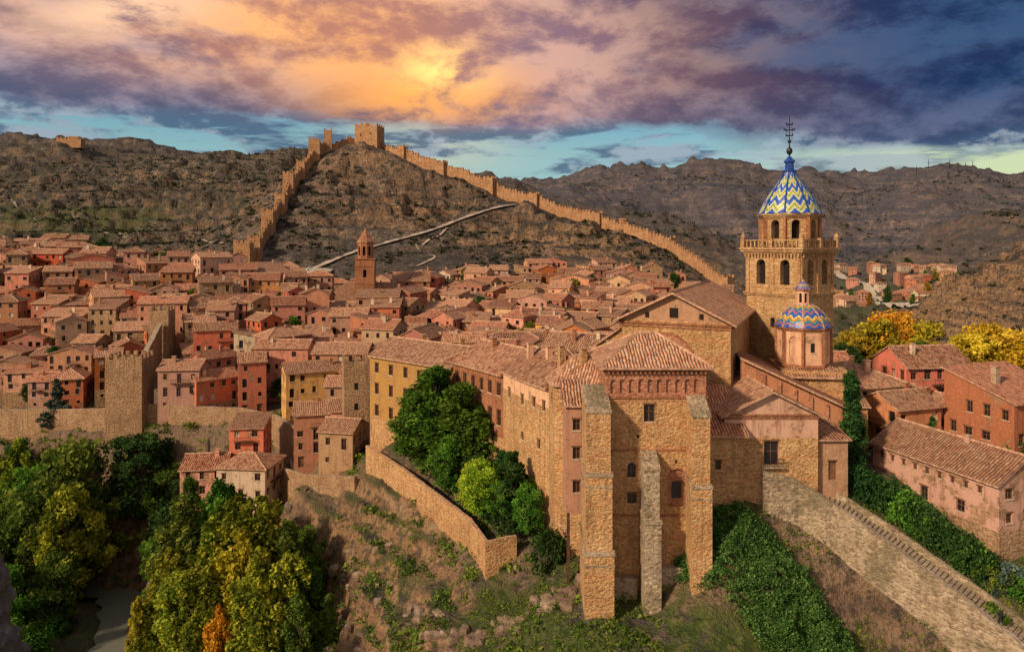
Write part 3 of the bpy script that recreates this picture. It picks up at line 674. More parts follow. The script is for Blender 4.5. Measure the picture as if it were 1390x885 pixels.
def cluster_mesh(name,P,S,per,rg,mat,ls,squash=.7,spread=1.0):
    n=len(P); N=n*per; ci=np.repeat(np.arange(n),per)
    d=rg.normal(size=(N,3)); d/=np.linalg.norm(d,axis=1)[:,None]; d*=(rg.random(N)**.5)[:,None]; d[:,2]=np.abs(d[:,2])*squash
    LP=P[ci]+d*S[ci][:,None]*spread
    V=leafquads(LP,ls*S[ci]*(.6+.8*rg.random(N)),rg,.4)
    me=bpy.data.meshes.new(name)
    me.vertices.add(len(V)); me.vertices.foreach_set('co',V.ravel()); nq=N
    me.loops.add(nq*4); me.loops.foreach_set('vertex_index',np.arange(nq*4,dtype=np.int32))
    me.polygons.add(nq); me.polygons.foreach_set('loop_start',np.arange(0,nq*4,4,dtype=np.int32)); me.polygons.foreach_set('loop_total',np.full(nq,4,dtype=np.int32)); me.update(calc_edges=True)
    tone=np.clip(.6*rg.random(n)[ci]+.45*rg.random(N),0,1)
    a=me.attributes.new('tone','FLOAT','POINT'); a.data.foreach_set('value',np.repeat(tone,4))
    me.materials.append(mat); ob=bpy.data.objects.new(name,me); col.objects.link(ob); return ob
def scatter(n,x0,x1,y0,y1,thr,sc_,seed,cond=None):
    rg=np.random.default_rng(seed); x=rg.uniform(x0,x1,n); y=rg.uniform(y0,y1,n)
    k=(fbm(x/sc_,y/sc_,4,seed)>thr); x,y=x[k],y[k]
    if cond is not None: k=cond(x,y); x,y=x[k],y[k]
    return x,y
x1,y1=scatter(26000,-480,150,318,800,.45,40,3,lambda x,y:(np.abs(x)<.85*y)&(rng.random(len(x))<np.clip(420/y,0,1))&(dpoly(x,y,ROAD)>2.5))
x2,y2=scatter(3500,120,380,230,560,.45,30,4)
xx=np.concatenate([x1,x2]); yy=np.concatenate([y1,y2]); P=np.stack([xx,yy,height(xx,yy)],1)
cluster_mesh('hillside_scrub',P,rng.uniform(.6,1.0,len(P))+1.5*rng.random(len(P))**3,10,rng,LEAF['scrub'],.42)
x3,y3=scatter(7000,150,1300,700,1900,.47,120,5); P=np.stack([x3,y3,height(x3,y3)],1)
cluster_mesh('distant_scrub',P,rng.uniform(2,5,len(P)),8,rng,LEAF['scrub'],.45)
def fg(x,y): return (sdf(x,y)>-8)
x4,y4=scatter(14000,-30,60,60,86,.42,6,7,lambda x,y:fg(x,y)&(y>64)); P=np.stack([x4,y4,height(x4,y4)],1)
cluster_mesh('slope_grass',P,rng.uniform(.12,.42,len(P)),9,rng,LEAF['olive'],.35,1.2)
x5,y5=scatter(3000,-48,20,70,145,.47,9,8,fg); P=np.stack([x5,y5,height(x5,y5)],1)
cluster_mesh('slope_bushes',P,rng.uniform(.3,.7,len(P))+rng.random(len(P))**3,30,rng,LEAF['olive'],.2,.8)
x6,y6=scatter(1800,-16,6,92,118,.35,6,9,lambda x,y:(y>101-(x+3)*1.55)&(y<118)); P=np.stack([x6,y6,height(x6,y6)],1)
cluster_mesh('garden_undergrowth',P,rng.uniform(.3,1.1,len(P)),26,rng,LEAF['green'],.2,.8)
rg=np.random.default_rng(5); n=6200; ix=rg.uniform(18,44,n); iy=rg.uniform(66,84,n)
rr=np.hypot((ix-30)/11.0,(iy-76.6-(30-ix)*.45)/6.0)+.65*(fbm(ix/3,iy/3,3,31)-.5); keep=rr<.97
ix,iy,rr=ix[keep],iy[keep],rr[keep]; dome=2.2*np.clip(1-rr**2,0,1)**.5*(.2+1.6*fbm(ix/2.2,iy/2.2,2,33))
P=np.stack([ix,iy,height(ix,iy)+dome-.1],1)
cluster_mesh('ivy',P,rg.uniform(.3,.85,len(P)),32,rg,LEAF['ivy'],.18,.8)
n=700; ex=rng.uniform(-150,-40,n); ey=rng.uniform(150,176,n); s_=sdf(ex,ey); k=(s_>-10)&(s_<12); ex,ey=ex[k],ey[k]; P=np.stack([ex,ey,height(ex,ey)],1)
cluster_mesh('riverbank_bushes',P,rng.uniform(.4,1.6,len(P)),40,rng,LEAF['olive'],.2,.8)
def boulders(name,P,S,mat,rg):
    mb=MB()
    for (x,y,z),s in zip(P,S):
        a=rg.random()*3; w=s*(1+rg.random()); d=s*(.6+.6*rg.random()); h=s*(.3+.5*rg.random())
        r0=[(x+math.cos(t)*w*(.8+.4*rg.random())*math.cos(a)-math.sin(t)*d*math.sin(a),y+math.cos(t)*w*math.sin(a)+math.sin(t)*d*(.8+.4*rg.random())*math.cos(a)) for t in np.linspace(0,2*math.pi,8)[:-1]]
        j=lambda k,zz:[(x+(q[0]-x)*k,y+(q[1]-y)*k,zz+rg.normal()*.08*s) for q in r0]
        mb.loft([j(1.0,z-s),j(1.05,z+h*.35),j(.85,z+h*.8),j(.5,z+h)],mat)
    return mb.build(name)
ROCK=stone_mat('limestone_rock',(.36,.26,.18),(.20,.14,.10),(.10,.08,.06),1.6,.5)
rgb=np.random.default_rng(3)
x7,y7=scatter(700,-44,20,70,142,.5,10,12,lambda x,y:(sdf(x,y)>-9)&(sdf(x,y)<9)); P=np.stack([x7,y7,height(x7,y7)],1)
boulders('limestone_outcrop',P,.2+.8*rgb.random(len(P))**2.5,ROCK,rgb)
x8=rgb.uniform(-7,12,50); y8=81.5+rgb.normal(size=50)*1.0; P=np.stack([x8,y8,height(x8,y8)],1)
boulders('limestone_outcrop',P,.3+.6*rgb.random(50),ROCK,rgb)
# craggy pinnacle at the left edge of the gorge: layered limestone
CRAG=stone_mat('dark_crag_rock',(.17,.16,.17),(.09,.09,.10),(.03,.03,.035),1.3,.5,moss=.6)  # the rock's own dark blue-grey, with moss
mb=MB(); rings=[]
for j in range(70):
    t=j/69; z=-76+48*t; base=9.6*(1-.45*t**2.2)*(1 if t<.9 else math.sqrt(max(.02,1-((t-.9)/.1)**2)))
    rg_=[]
    for i in range(96):
        a=2*math.pi*i/96; q=Vector((math.cos(a)*2.4,math.sin(a)*2.4,z*.22))
        f=1+.16*mnoise.fractal(q,.9,2.1,4)+.10*(abs(mnoise.noise(q*2.2))-.25)
        led=(z*.33+1.2*mnoise.noise(q*.6)); led=led-math.floor(led); r=base*f*(1-.12*led)
        rg_.append((-56.5+r*math.cos(a),67+1.2*r*math.sin(a),z+.5*mnoise.noise(q*3)))
    rings.append(rg_)
mb.loft(rings,CRAG); mb.build('rocky_crag')

# ------------------------------------------------------------------ cathedral
cat=empty('cathedral')
def blk(name,pts,z0,z1,mat,ops={},roofs=(),tile=None,low=None,split=None,detail=2,cap=True,extra=None):
    mb=MB(); n=len(pts)
    for i in range(n): wall(mb,pts[i],pts[(i+1)%n],z0,z1,ops.get(i,[]),mat,low,split,depth=.35,detail=detail)
    if cap: mb.face([(p[0],p[1],z1) for p in pts],mat)
    for r in roofs: mb.slab(r,.25,tile or TILE)
    if extra: extra(mb)
    return mb.build(name,cat)
def hip_roof(mb,x0,x1,y0,y1,ze,rx0,rx1,ry,zr,tile=TILE):
    a,b,c,d=(x0,y0,ze),(x1,y0,ze),(x1,y1,ze),(x0,y1,ze); r0,r1=(rx0,ry,zr),(rx1,ry,zr)
    mb.slab([a,b,r1,r0],.25,tile); mb.slab([c,d,r0,r1],.25,tile); mb.slab([b,c,r1],.25,tile); mb.slab([d,a,r0],.25,tile)
    for p,q in((a,r0),(b,r1),(c,r1),(d,r0)): hipcap(mb,p,q,.18)
    hipcap(mb,r0,r1,.18)
X0,X1,Y0,Y1=10.8,22.4,80.7,91.5
mbp=MB()
pts=[(X0,Y0),(X1,Y0),(X1,Y1),(X0,Y1)]
ops={0:[(4.4,5.7,-20.6,-18.6,'win'),(2.5,3.5,-27.0,-25.3,'arch'),(2.5,3.6,-30.0,-28.9,'win'),(7.1,9.4,-30.4,-26.0,'pniche'),(3.6,3.9,-22.5,-22.1,'bell'),(8.0,8.3,-25.4,-25.0,'bell'),(6.2,6.5,-33.5,-33.1,'bell')],
     3:[(4,5,-21,-19.4,'win')]}
opb={0:[(.55+i*1.07,1.2+i*1.07,-17.3,-15.7,'niche') for i in range(10)],3:[(.8+i*1.1,1.4+i*1.1,-17.3,-15.7,'niche') for i in range(9)],1:[(.8+i*1.1,1.4+i*1.1,-17.3,-15.7,'niche') for i in range(9)]}
for i in range(4):
    wall(mbp,pts[i],pts[(i+1)%4],-46,-17.75,ops.get(i,[]),STONE,depth=.35,detail=2)
    wall(mbp,pts[i],pts[(i+1)%4],-17.75,-14.6,opb.get(i,[]),PINKST,depth=.25,detail=0)
hip_roof(mbp,X0-.7,X1+.7,Y0-.7,Y1+.7,-14.25,15.5,17.7,86.1,-11.0)
for z,o,h in((-14.75,.3,.22),(-15.1,.16,.2),(-17.9,.14,.25)): mbp.prism([(X0-o,Y0-o),(X1+o,Y0-o),(X1+o,Y1+o),(X0-o,Y1+o)],z,z+h,BRICK,None,True)
for i in range(22): mbp.box(X0+.3+i*.53,Y0-.3,.2,.3,-15.0,-14.8,BRICK)
for z in(-24.0,-31.5): mbp.prism([(X0-.07,Y0-.07),(X1+.07,Y0-.07),(X1+.07,Y1),(X0-.07,Y1)],z,z+.25,BRICK,None,True)
mbp.box(19.0,Y0+.2,1.0,.3,-29.4,-27.6,GLASS)
mbp.build('presbytery',cat)
def buttress(name,x0,x1,yf,yb,zb,zt,slope,mat=STONE2,steps=()):
    mb=MB()
    def seg(a0,a1,f,za,zb2,sl):
        mb.face([(a0,f,za),(a1,f,za),(a1,f,zb2),(a0,f,zb2)],mat); mb.face([(a1,f,za),(a1,yb,za),(a1,yb,zb2+sl),(a1,f,zb2)],mat)
        mb.face([(a0,yb,za),(a0,f,za),(a0,f,zb2),(a0,yb,zb2+sl)],mat); mb.face([(a0-.1,f-.12,zb2-.02),(a1+.1,f-.12,zb2-.02),(a1+.1,yb,zb2+sl+.06),(a0-.1,yb,zb2+sl+.06)],STONEG)
        mb.face([(a0-.1,f-.12,zb2-.25),(a1+.1,f-.12,zb2-.25),(a1+.1,f-.12,zb2-.02),(a0-.1,f-.12,zb2-.02)],STONEG)
    seg(x0,x1,yf,zb,zt,slope)
    for (dx,df,z) in steps:
        seg(x0-dx,x1+dx,yf-df,zb,z,.7*df+.3)
        mb.box((x0+x1)/2,(yf-df+yb)/2,x1-x0+2*dx+.14,yb-yf+df+.1,z-1.5,z-1.3,STONEG)
    mb.build(name,cat)
buttress('buttress',8.25,10.95,77.6,82.5,-48,-18.6,1.9,STONE,((.12,.5,-25.5),(.25,1.0,-34)))
buttress('buttress_small',14.8,16.5,78.2,80.6,-44,-25.2,1.3,STONEG,((.12,.4,-31),))
buttress('buttress_right',20.1,22.1,78.0,80.6,-42,-19.2,1.6,STONE,((.12,.4,-27),))
mb=MB(); mb.box(12.6,80.5,3.4,1.2,-46,-38.2,STONEG); mb.box(18.4,80.4,4.5,1.4,-45,-37.0,STONEG); mb.build('plinth',cat)
def ex2(mb):
    mb.slab([(6.0,82.6,-19.2),(9.4,82.6,-19.2),(9.4,87.5,-17.0),(6.0,87.5,-17.0)],.2,TILE)
blk('oriel',[(6.4,83),(9.0,83),(9.0,88),(6.4,88)],-32,-19.3,PL[0],{0:[(.8,1.7,-22.2,-20.9,'win'),(.8,1.7,-25.6,-24.2,'win'),(.8,1.7,-29.6,-28.2,'win')],3:[(1.2,2.0,-22,-20.8,'win')]},extra=ex2)
mb=MB()
for x in(6.7,8.7): mb.box(x,83.3,.35,.35,-42,-32,WOOD)
mb.build('oriel_posts',cat)
def wing(name,P,z0,ze,depth,rise,mat,ops={},low=None,split=None,tile=None,ends=True):
    mb=MB(); P=[Vector(p) for p in P]; n=len(P)
    N=[]
    for i in range(n):
        d=(P[min(i+1,n-1)]-P[max(i-1,0)]).normalized(); N.append(Vector((-d.y,d.x)))
    mid=[P[i]+N[i]*depth*.5 for i in range(n)]; bk=[P[i]+N[i]*depth for i in range(n)]; ov=[P[i]-N[i]*.6 for i in range(n)]; bo=[bk[i]+N[i]*.6 for i in range(n)]
    s=rise/(depth/2)
    for i in range(n-1):
        wall(mb,P[i],P[i+1],z0,ze,ops.get(i,[]),mat,low,split,depth=.3,detail=2)
        wall(mb,bk[i+1],bk[i],z0,ze,[],mat)
        zl=ze-.6*s+.25; zr=ze+rise+.25
        mb.slab([(*ov[i],zl),(*ov[i+1],zl),(*mid[i+1],zr),(*mid[i],zr)],.25,tile or TILE)
        mb.slab([(*bo[i+1],zl),(*bo[i],zl),(*mid[i],zr),(*mid[i+1],zr)],.25,tile or TILE)
        hipcap(mb,(*mid[i],zr),(*mid[i+1],zr),.18)
        a=ov[i]+N[i]*.3;b=ov[i+1]+N[i+1]*.3
        mb.prism([tuple(a),tuple(b),tuple(P[i+1]),tuple(P[i])],ze-.35,ze-.12,BRICK,None,True)
    wall(mb,bk[0],P[0],z0,ze,[(2,3,ze-3.4,ze-2.0,'win'),(6,7,ze-3.4,ze-2,'win'),(2,3,ze-7,ze-5.6,'win'),(6,7,ze-7,ze-5.6,'win')],mat,low,split); wall(mb,P[-1],bk[-1],z0,ze,[],mat)
    mb.face([(*bk[0],ze),(*P[0],ze),(*mid[0],ze+rise)],mat); mb.face([(*P[-1],ze),(*bk[-1],ze),(*mid[-1],ze+rise)],mat)
    for i in range(n-1):
        q=mid[i].lerp(mid[i+1],random.uniform(.2,.8))+N[i]*random.uniform(-2,1); mb.box(q.x,q.y,.8,.7,ze,ze+rise+1.2,mat,.4); mb.box(q.x,q.y,1.0,.9,ze+rise+1.2,ze+rise+1.35,RIDGE,.4)
    mb.build(name,cat)
def winrow(L,n,za,w,h,k='win',off=0): return [((i+.5)*L/n-w/2+off,(i+.5)*L/n+w/2+off,za,za+h,k) for i in range(n)]
wing('palace_west_wing',[(-27,133),(-17.8,125.4),(-10,118.8)],-46,-21.2,10,2.7,PL[3],{0:winrow(12,3,-24.4,1.1,1.8)+winrow(12,3,-28.4,1.1,2.0)+winrow(12,3,-32.5,1.1,2.0),1:winrow(10,3,-24.2,1.0,1.5)+winrow(10,3,-28.4,1.1,2.0)},STONE,-33)
wing('palace_brick_wing',[(-10,118.8),(-5.6,112.6),(-1.3,106.4)],-44,-20.0,11,3.0,BRICK,{0:winrow(7.6,3,-23.4,1.1,1.9)+winrow(7.6,3,-28.0,1.2,2.4)+winrow(7.6,2,-32,1.0,1.4),1:winrow(7.5,3,-23.4,1.1,1.9)+winrow(7.5,3,-28.0,1.2,2.4)},STONE,-29.8)
wing('palace_apse_wing',[(-1.3,106.4),(0.5,101.8),(2.4,97.6),(4.9,93.1)],-42,-19.2,10,3.0,PL[2],{0:winrow(4.9,1,-23,.9,1.4),1:winrow(4.6,1,-23,.9,1.4)+winrow(4.6,1,-28,.9,1.2,'arch'),2:winrow(5.1,2,-22.6,.8,1.3)+winrow(5.1,1,-28,.8,1.2)},STONE,-22.0)
wing('sacristy_wing',[(4.9,93.1),(5.4,88.5),(11.2,86.0)],-40,-17.6,7.5,2.8,STONE,{0:winrow(4.6,1,-21,.9,1.4),1:winrow(6.3,2,-20.6,.8,1.3)})
def dirs(x,y,c,d,u,v): return (x+c[0]*u+d[0]*v,y+c[1]*u+d[1]*v)
c_=(.909,-.417); d_=(.417,.909); fx,fy=22.2,96.0
def NV(u,v): return dirs(fx,fy,c_,d_,u,v)
mb=MB(); hw=7.5; Ln=31
pts=[NV(-hw,0),NV(hw,0),NV(hw,Ln),NV(-hw,Ln)]
for i in range(4): wall(mb,pts[i],pts[(i+1)%4],-38,-10.7,[],STONE,detail=2)
zr=-7.0
for v in(0,Ln): mb.face([(*NV(-hw,v),-10.7),(*NV(hw,v),-10.7),(*NV(0,v),zr)] if v==0 else [(*NV(hw,v),-10.7),(*NV(-hw,v),-10.7),(*NV(0,v),zr)],PL[3])
s=3.7/7.5
for sg in(-1,1):
    a=[(*NV(sg*(hw+.9),-1.0),-10.7-.9*s+.3),(*NV(sg*(hw+.9),Ln+.5),-10.7-.9*s+.3),(*NV(0,Ln+.5),zr+.3),(*NV(0,-1.0),zr+.3)]
    mb.slab(a if sg==1 else a[::-1],.3,TILE)
hipcap(mb,(*NV(0,-1),zr+.3),(*NV(0,Ln),zr+.3),.2)
for k,(z,o) in enumerate(((-11.2,.25),(-11.7,.12))):
    q=[NV(-hw-o,-o),NV(hw+o,-o),NV(hw+o,Ln),NV(-hw-o,Ln)]; mb.prism(q,z,z+.28,BRICK,None,True)
mb.box(*NV(0,-.05),1.1,.2,-10.2,-8.9,DARK,math.atan2(c_[1],c_[0]))
for u in(-3.7,3.7): mb.box(*NV(u,-.05),.5,.2,-10.3,-9.6,DARK,math.atan2(c_[1],c_[0]))
N=20; arc=[(-1.2+4.0*math.cos(math.pi*i/N),-16.8+4.2*math.sin(math.pi*i/N)) for i in range(N+1)]
mb.face([(*NV(a,-.06),z) for a,z in arc],PINKST)
for i in range(N):
    a,b=arc[i],arc[i+1]; sc1=1.08
    mb.face([(*NV(a[0],-.1),a[1]),(*NV(b[0],-.1),b[1]),(*NV(-1.2+(b[0]+1.2)*sc1,-.1),-16.8+(b[1]+16.8)*sc1),(*NV(-1.2+(a[0]+1.2)*sc1,-.1),-16.8+(a[1]+16.8)*sc1)],BRICK)
mb.build('nave',cat)
mb=MB()
q=[NV(-hw-5.5,0),NV(-hw,0),NV(-hw,20),NV(-hw-5.5,20)]
for i in range(4): wall(mb,q[i],q[(i+1)%4],-38,-16.2,[],STONE)
mb.face([(*q[0],-16.2),(*q[1],-16.2),(*q[1],-12.2)],STONE)
mb.slab([(*NV(-hw-6.1,-.5),-16.3),(*NV(-hw,-.5),-11.9),(*NV(-hw,20),-11.9),(*NV(-hw-6.1,20),-16.3)],.25,TILE)
mb.build('north_aisle',cat)
house('convent_range',8,108,12,11,-.45,-34,-18.8,'hip',PL[2],tile=TILE,parent=cat,rise=2.4)
house('convent_range',-3,121,14,10,-.6,-34,-20.2,'hip',PL[3],tile=TILE2,parent=cat,rise=2.6)
house('convent_range',12,122,11,10,-.4,-34,-18.2,'gable',PL[0],tile=TILE,parent=cat,rise=2.4)
house('convent_range',4,130,10,9,.2,-34,-19.5,'gabley',PL[1],tile=TILE2,parent=cat,rise=2.2)
house('convent_range',15.5,97,9,9,-.1,-34,-16.9,'gable',STONE,tile=TILE,parent=cat,rise=2.2)
blk('east_sacristy',[(22.4,84),(27.8,84),(27.8,92),(22.4,92)],-42,-23.2,STONE,{0:[(2.0,2.7,-27.2,-26.1,'win')]},roofs=[[(22.0,83.5,-23.0),(28.3,83.5,-23.0),(28.3,92.3,-18.6),(22.0,92.3,-18.6)]],tile=TILE2)
def ex3(mb):
    t=.25; z=-20.9
    ap=31.7
    mb.face([(26,85.5,z),(37.4,85.5,z),(ap,85.5,-18.2)],PL[1])
    mb.slab([(25.3,84.7,z-.15),(ap,84.7,-17.95),(ap,99,-17.95),(25.3,99,z-.15)],t,TILE)
    mb.slab([(ap,84.7,-17.95),(38.2,84.7,z-.25),(38.2,99,z-.25),(ap,99,-17.95)],t,TILE)
    hipcap(mb,(ap,84.7,-17.95),(ap,99,-17.95),.18)
    mb.box(31.7,85.1,2.6,.7,-27.3,-27.15,STONEG); 
    for i in range(12): mb.box(30.5+i*.22,84.8,.04,.04,-27.15,-26.2,IRON)
    mb.box(31.7,84.8,2.6,.06,-26.2,-26.14,IRON)
    for z2,o in((-21.1,.2),(-21.5,.1)): mb.prism([(26-o,85.5-o),(37.4+o,85.5-o),(37.4+o,99),(26-o,99)],z2,z2+.2,BRICK,None,True)
blk('chapel',[(26,85.5),(37.4,85.5),(37.4,98.5),(26,98.5)],-40,-20.9,PL[1],{0:[(4.8,6.6,-27.1,-24.2,'win'),(1.2,1.8,-25,-24.2,'win')],1:[(3,4,-24.5,-23,'win')]},low=STONE,split=-23.8,extra=ex3)
house('porch',39.6,89,3.6,5.5,0,-30,-24.2,'shed',PL[2],tile=TILE,parent=cat,chim=False,rise=1.0,ops={0:[(1.2,2.2,-29.2,-26.9,'door')],1:[(2,3,-27,-26,'win')],2:[],3:[]},balc=False)
mb=MB()
q=[(30.8,94.5),(45.5,92.0),(47.5,103.5),(33,106)]
wall(mb,q[0],q[1],-38,-22.6,[],PL[0]); wall(mb,q[1],q[2],-38,-22.6,[(3,4,-26,-24.5,'win')],PL[0]); wall(mb,q[2],q[3],-38,-22.6,[],PL[0]); wall(mb,q[3],q[0],-38,-22.6,[],PL[0])
mb.face([(*q[0],-22.6),(*q[1],-22.6),(*q[0],-15.6)],PL[0]); mb.face([(*q[2],-22.6),(*q[3],-22.6),(*q[3],-15.6)],PL[0])
mb.slab([(30.6,93.6,-15.3),(46.2,91.0,-22.5),(48.2,103.8,-22.5),(32.8,106.3,-15.3)],.3,TILE2)
for i in range(6):
    u=3.0+i*2.0; x=q[0][0]+(q[1][0]-q[0][0])*u/14.9; y=q[0][1]+(q[1][1]-q[0][1])*u/14.9; zt=-15.6-7*u/14.9-.6
    mb.box(x,y,.5,.5,zt-3.4,zt,PINKST,-.168)
mb.build('south_aisle',cat)
def tiles_mat(name,pal,steps,nu,nv,amp):
    m,nt,b=newmat(name,.35); b.inputs['Specular IOR Level'].default_value=.5
    uv=nd(nt,'ShaderNodeTexCoord').outputs['UV']; s=nd(nt,'ShaderNodeSeparateXYZ',{'Vector':uv})
    fu=mth(nt,'FRACT',mth(nt,'MULTIPLY',s.outputs[0],nu)); tri=mth(nt,'MULTIPLY',mth(nt,'ABSOLUTE',mth(nt,'SUBTRACT',fu,.5)),2.0)
    q=mth(nt,'DIVIDE',mth(nt,'FLOOR',mth(nt,'MULTIPLY',tri,steps)),steps)
    v=mth(nt,'ADD',mth(nt,'MULTIPLY',s.outputs[1],nv),mth(nt,'MULTIPLY',q,amp))
    f=mth(nt,'FRACT',v)
    n=len(pal); c=ramp(nt,f,[(i/n,p) for i,p in enumerate(pal)],'CONSTANT')
    g=noise(nt,wpos(nt),5,3); c=mixc(nt,ss(nt,g,.4,.7,0,.35),c,(.05,.05,.08))
    fr=mth(nt,'FRACT',mth(nt,'MULTIPLY',s.outputs[1],nv*n)); 
    c=mixc(nt,ss(nt,fr,0,.2,.35,0),c,(.02,.02,.04))
    nt.links.new(c,b.inputs['Base Color']); bump(nt,b,fr,.5,.06)
    return m
BLUE=(.012,.08,.42);WHT=(.5,.53,.45);YEL=(.62,.50,.05);GRN=(.05,.26,.14);ORG=(.45,.14,.04)
ZIG=tiles_mat('zigzag_glazed_tiles',[BLUE,BLUE,BLUE,WHT,YEL,GRN,YEL,WHT],4,16,3.2,.5)
ZIG2=tiles_mat('striped_glazed_tiles',[BLUE,BLUE,ORG,BLUE,GRN,ORG,YEL],3,16,2.0,.3)
blk('crossing_base',[(38.2,98.5),(47,97),(49,107),(40,109)],-32,-18.0,STONE,roofs=[[(37.6,97.8,-18.6),(47.6,96.3,-18.6),(44.5,101.5,-17.0),(41.3,102,-17.0)],[(47.6,96.3,-18.6),(49.8,107.6,-18.6),(45,104.2,-17.0),(44.5,101.5,-17.0)]],tile=TILE)
mb=MB(); cx,cy=42.7,102.6
n8=ngon(cx,cy,3.65,8,math.pi/8)
for i in range(8): 
    L=2*3.65*math.sin(math.pi/8); wall(mb,n8[i],n8[(i+1)%8],-18,-12.3,[(L/2-.35,L/2+.35,-15.6,-14.2,'arch')] if i%2 else [(L/2-.6,L/2+.6,-16.2,-13.4,'niche')],PL[3],detail=1)
    p_=n8[i]; mb.box(p_[0],p_[1],.4,.4,-17.5,-12.5,BRICK,i*math.pi/4)
for z,r,h in((-17.8,3.9,.4),(-12.6,3.85,.2),(-12.35,4.05,.25)): mb.prism(ngon(cx,cy,r,8,math.pi/8),z,z+h,BRICK,None,True)
rr=[(3.95,-12.1),(3.55,-11.2),(2.75,-10.2),(1.9,-9.4),(1.15,-9.0)]
mb.loft([ring(cx,cy,z,r,24,math.pi/8) for r,z in rr],ZIG2,True,[0,.28,.55,.8,1.0])
for i in range(8):
    a=i*math.pi/4+math.pi/8
    for (r0,z0),(r1,z1) in zip(rr[:-1],rr[1:]): hipcap(mb,(cx+r0*math.cos(a),cy+r0*math.sin(a),z0),(cx+r1*math.cos(a),cy+r1*math.sin(a),z1),.14)
l8=ngon(cx,cy,1.05,8,math.pi/8)
for i in range(8):
    L=2*1.05*math.sin(math.pi/8); wall(mb,l8[i],l8[(i+1)%8],-9.1,-6.9,[(L/2-.2,L/2+.2,-8.7,-7.3,'bell')],PL[3],detail=0,depth=.1)
mb.prism(ngon(cx,cy,1.3,8,math.pi/8),-6.9,-6.7,BRICK,None,True)
mb.loft([ring(cx,cy,z,r,12) for r,z in((1.2,-6.7),(.8,-6.1),(.25,-5.6),(.08,-5.3))],ZIG2,True,[0,.4,.8,1])
mb.loft([ring(cx,cy,z,r,6) for r,z in((.05,-5.4),(.05,-4.3))],IRON); mb.box(cx,cy,.5,.05,-4.75,-4.68,IRON)
mb.build('lantern_dome',cat)
ta=-math.radians(52.6); tx,ty=45.2,114.0; W=9.6
mb=MB(); R=rect(tx,ty,W,W,ta)
for i in range(4):
    wall(mb,R[i],R[(i+1)%4],-34,-1.0,[(1.9,3.5,-6.6,-2.6,'bell'),(6.1,7.7,-6.6,-2.6,'bell'),(4.4,5.2,-13.4,-11.8,'arch'),(4.5,5.1,-19.5,-18.2,'win')],STONE2,depth=.35,detail=1,sill=False)
def sq(o): return rect(tx,ty,W+2*o,W+2*o,ta)
for z,o,h in((-8.4,.22,.3),(-8.1,.38,.25),(-1.9,.2,.25),(-1.65,.4,.25),(-1.4,.65,.35),(-1.05,.85,.35),(-7.1,.08,.18),(-14.6,.08,.2)):
    mb.prism(sq(o),z,z+h,STONE2,None,True)
ca,sa=math.cos(ta),math.sin(ta)
def TL(x,y): return (tx+x*ca-y*sa,ty+x*sa+y*ca)
def side(s,u,v): return (u,v) if s==0 else ((-v,u) if s==1 else ((u,-v) if s==2 else (v,u)))
for sgn in range(4):
    for u in(-4.45,0,4.45):
        p_=TL(*side(sgn,u,-(W/2+.06))); mb.box(p_[0],p_[1],.55 if sgn%2==0 else .22,.22 if sgn%2==0 else .55,-8.0,-1.95,STONE,ta)
    for k in range(17):
        p_=TL(*side(sgn,-4.6+k*.575,-(W/2+.35))); mb.box(p_[0],p_[1],.22,.22,-2.2,-1.68,STONE,ta)
for sgn in range(4):
    for k in range(15):
        p_=TL(*side(sgn,-5.1+k*10.2/14,-5.2)); big=k in(0,7,14)
        mb.box(p_[0],p_[1],.6 if big else .22,.6 if big else .22,-.7,.75 if big else .35,STONE2,ta)
        if k in(0,14): mb.loft([ring(p_[0],p_[1],z,r,8) for r,z in((.3,.75),(.38,1.0),(.3,1.35),(.08,1.5),(.04,1.9))],STONE2)
    x,y=(0,-5.2) if sgn==0 else ((5.2,0) if sgn==1 else ((0,5.2) if sgn==2 else (-5.2,0)))
    p_=TL(x,y); mb.box(p_[0],p_[1],10.2 if sgn%2==0 else .3,.3 if sgn%2==0 else 10.2,.35,.5,STONE2,ta)
mb.build('bell_tower_shaft',cat)
mb=MB()
R8=4.45; o8=ngon(tx,ty,R8,8,math.pi/8+ta)
for i in range(8):
    L=2*R8*math.sin(math.pi/8); wall(mb,o8[i],o8[(i+1)%8],-.8,4.6,[(L/2-.7,L/2+.7,.7,3.7,'bell')],STONE2,depth=.35,detail=0)
    p_=o8[i]; mb.box(tx+(p_[0]-tx)*1.01,ty+(p_[1]-ty)*1.01,.5,.5,-.6,4.1,BRICK,ta+i*math.pi/4)
for z,r,h in((-.6,4.8,.5),(3.95,4.65,.2),(4.15,4.85,.25),(4.4,5.1,.3)): mb.prism(ngon(tx,ty,r,8,math.pi/8+ta),z,z+h,STONE2,None,True)
mb.build('belfry_octagon',cat)
mb=MB()
rr=[(4.95,4.7),(4.6,5.2),(4.15,6.2),(3.5,7.4),(2.7,8.6),(1.85,9.8),(1.15,10.8),(.85,11.6)]
mb.loft([ring(tx,ty,z,r,32) for r,z in rr],ZIG,True,[0,.09,.23,.4,.58,.76,.9,1.0])
BG=plain_mat('blue_glaze',(.02,.06,.28),.3)
for i in range(8):
    a=i*math.pi/4+math.pi/8+ta
    for (r0,z0),(r1,z1) in zip(rr[:-1],rr[1:]):
        p0=Vector((tx+(r0+.02)*math.cos(a),ty+(r0+.02)*math.sin(a),z0)); p1=Vector((tx+(r1+.02)*math.cos(a),ty+(r1+.02)*math.sin(a),z1)); sd3=Vector((-math.sin(a),math.cos(a),0))*.12; o3=Vector((math.cos(a),math.sin(a),.3))*.1
        mb.loft([[p-sd3,p+sd3,p+sd3+o3,p-sd3+o3] for p in(p0,p1)],BG)
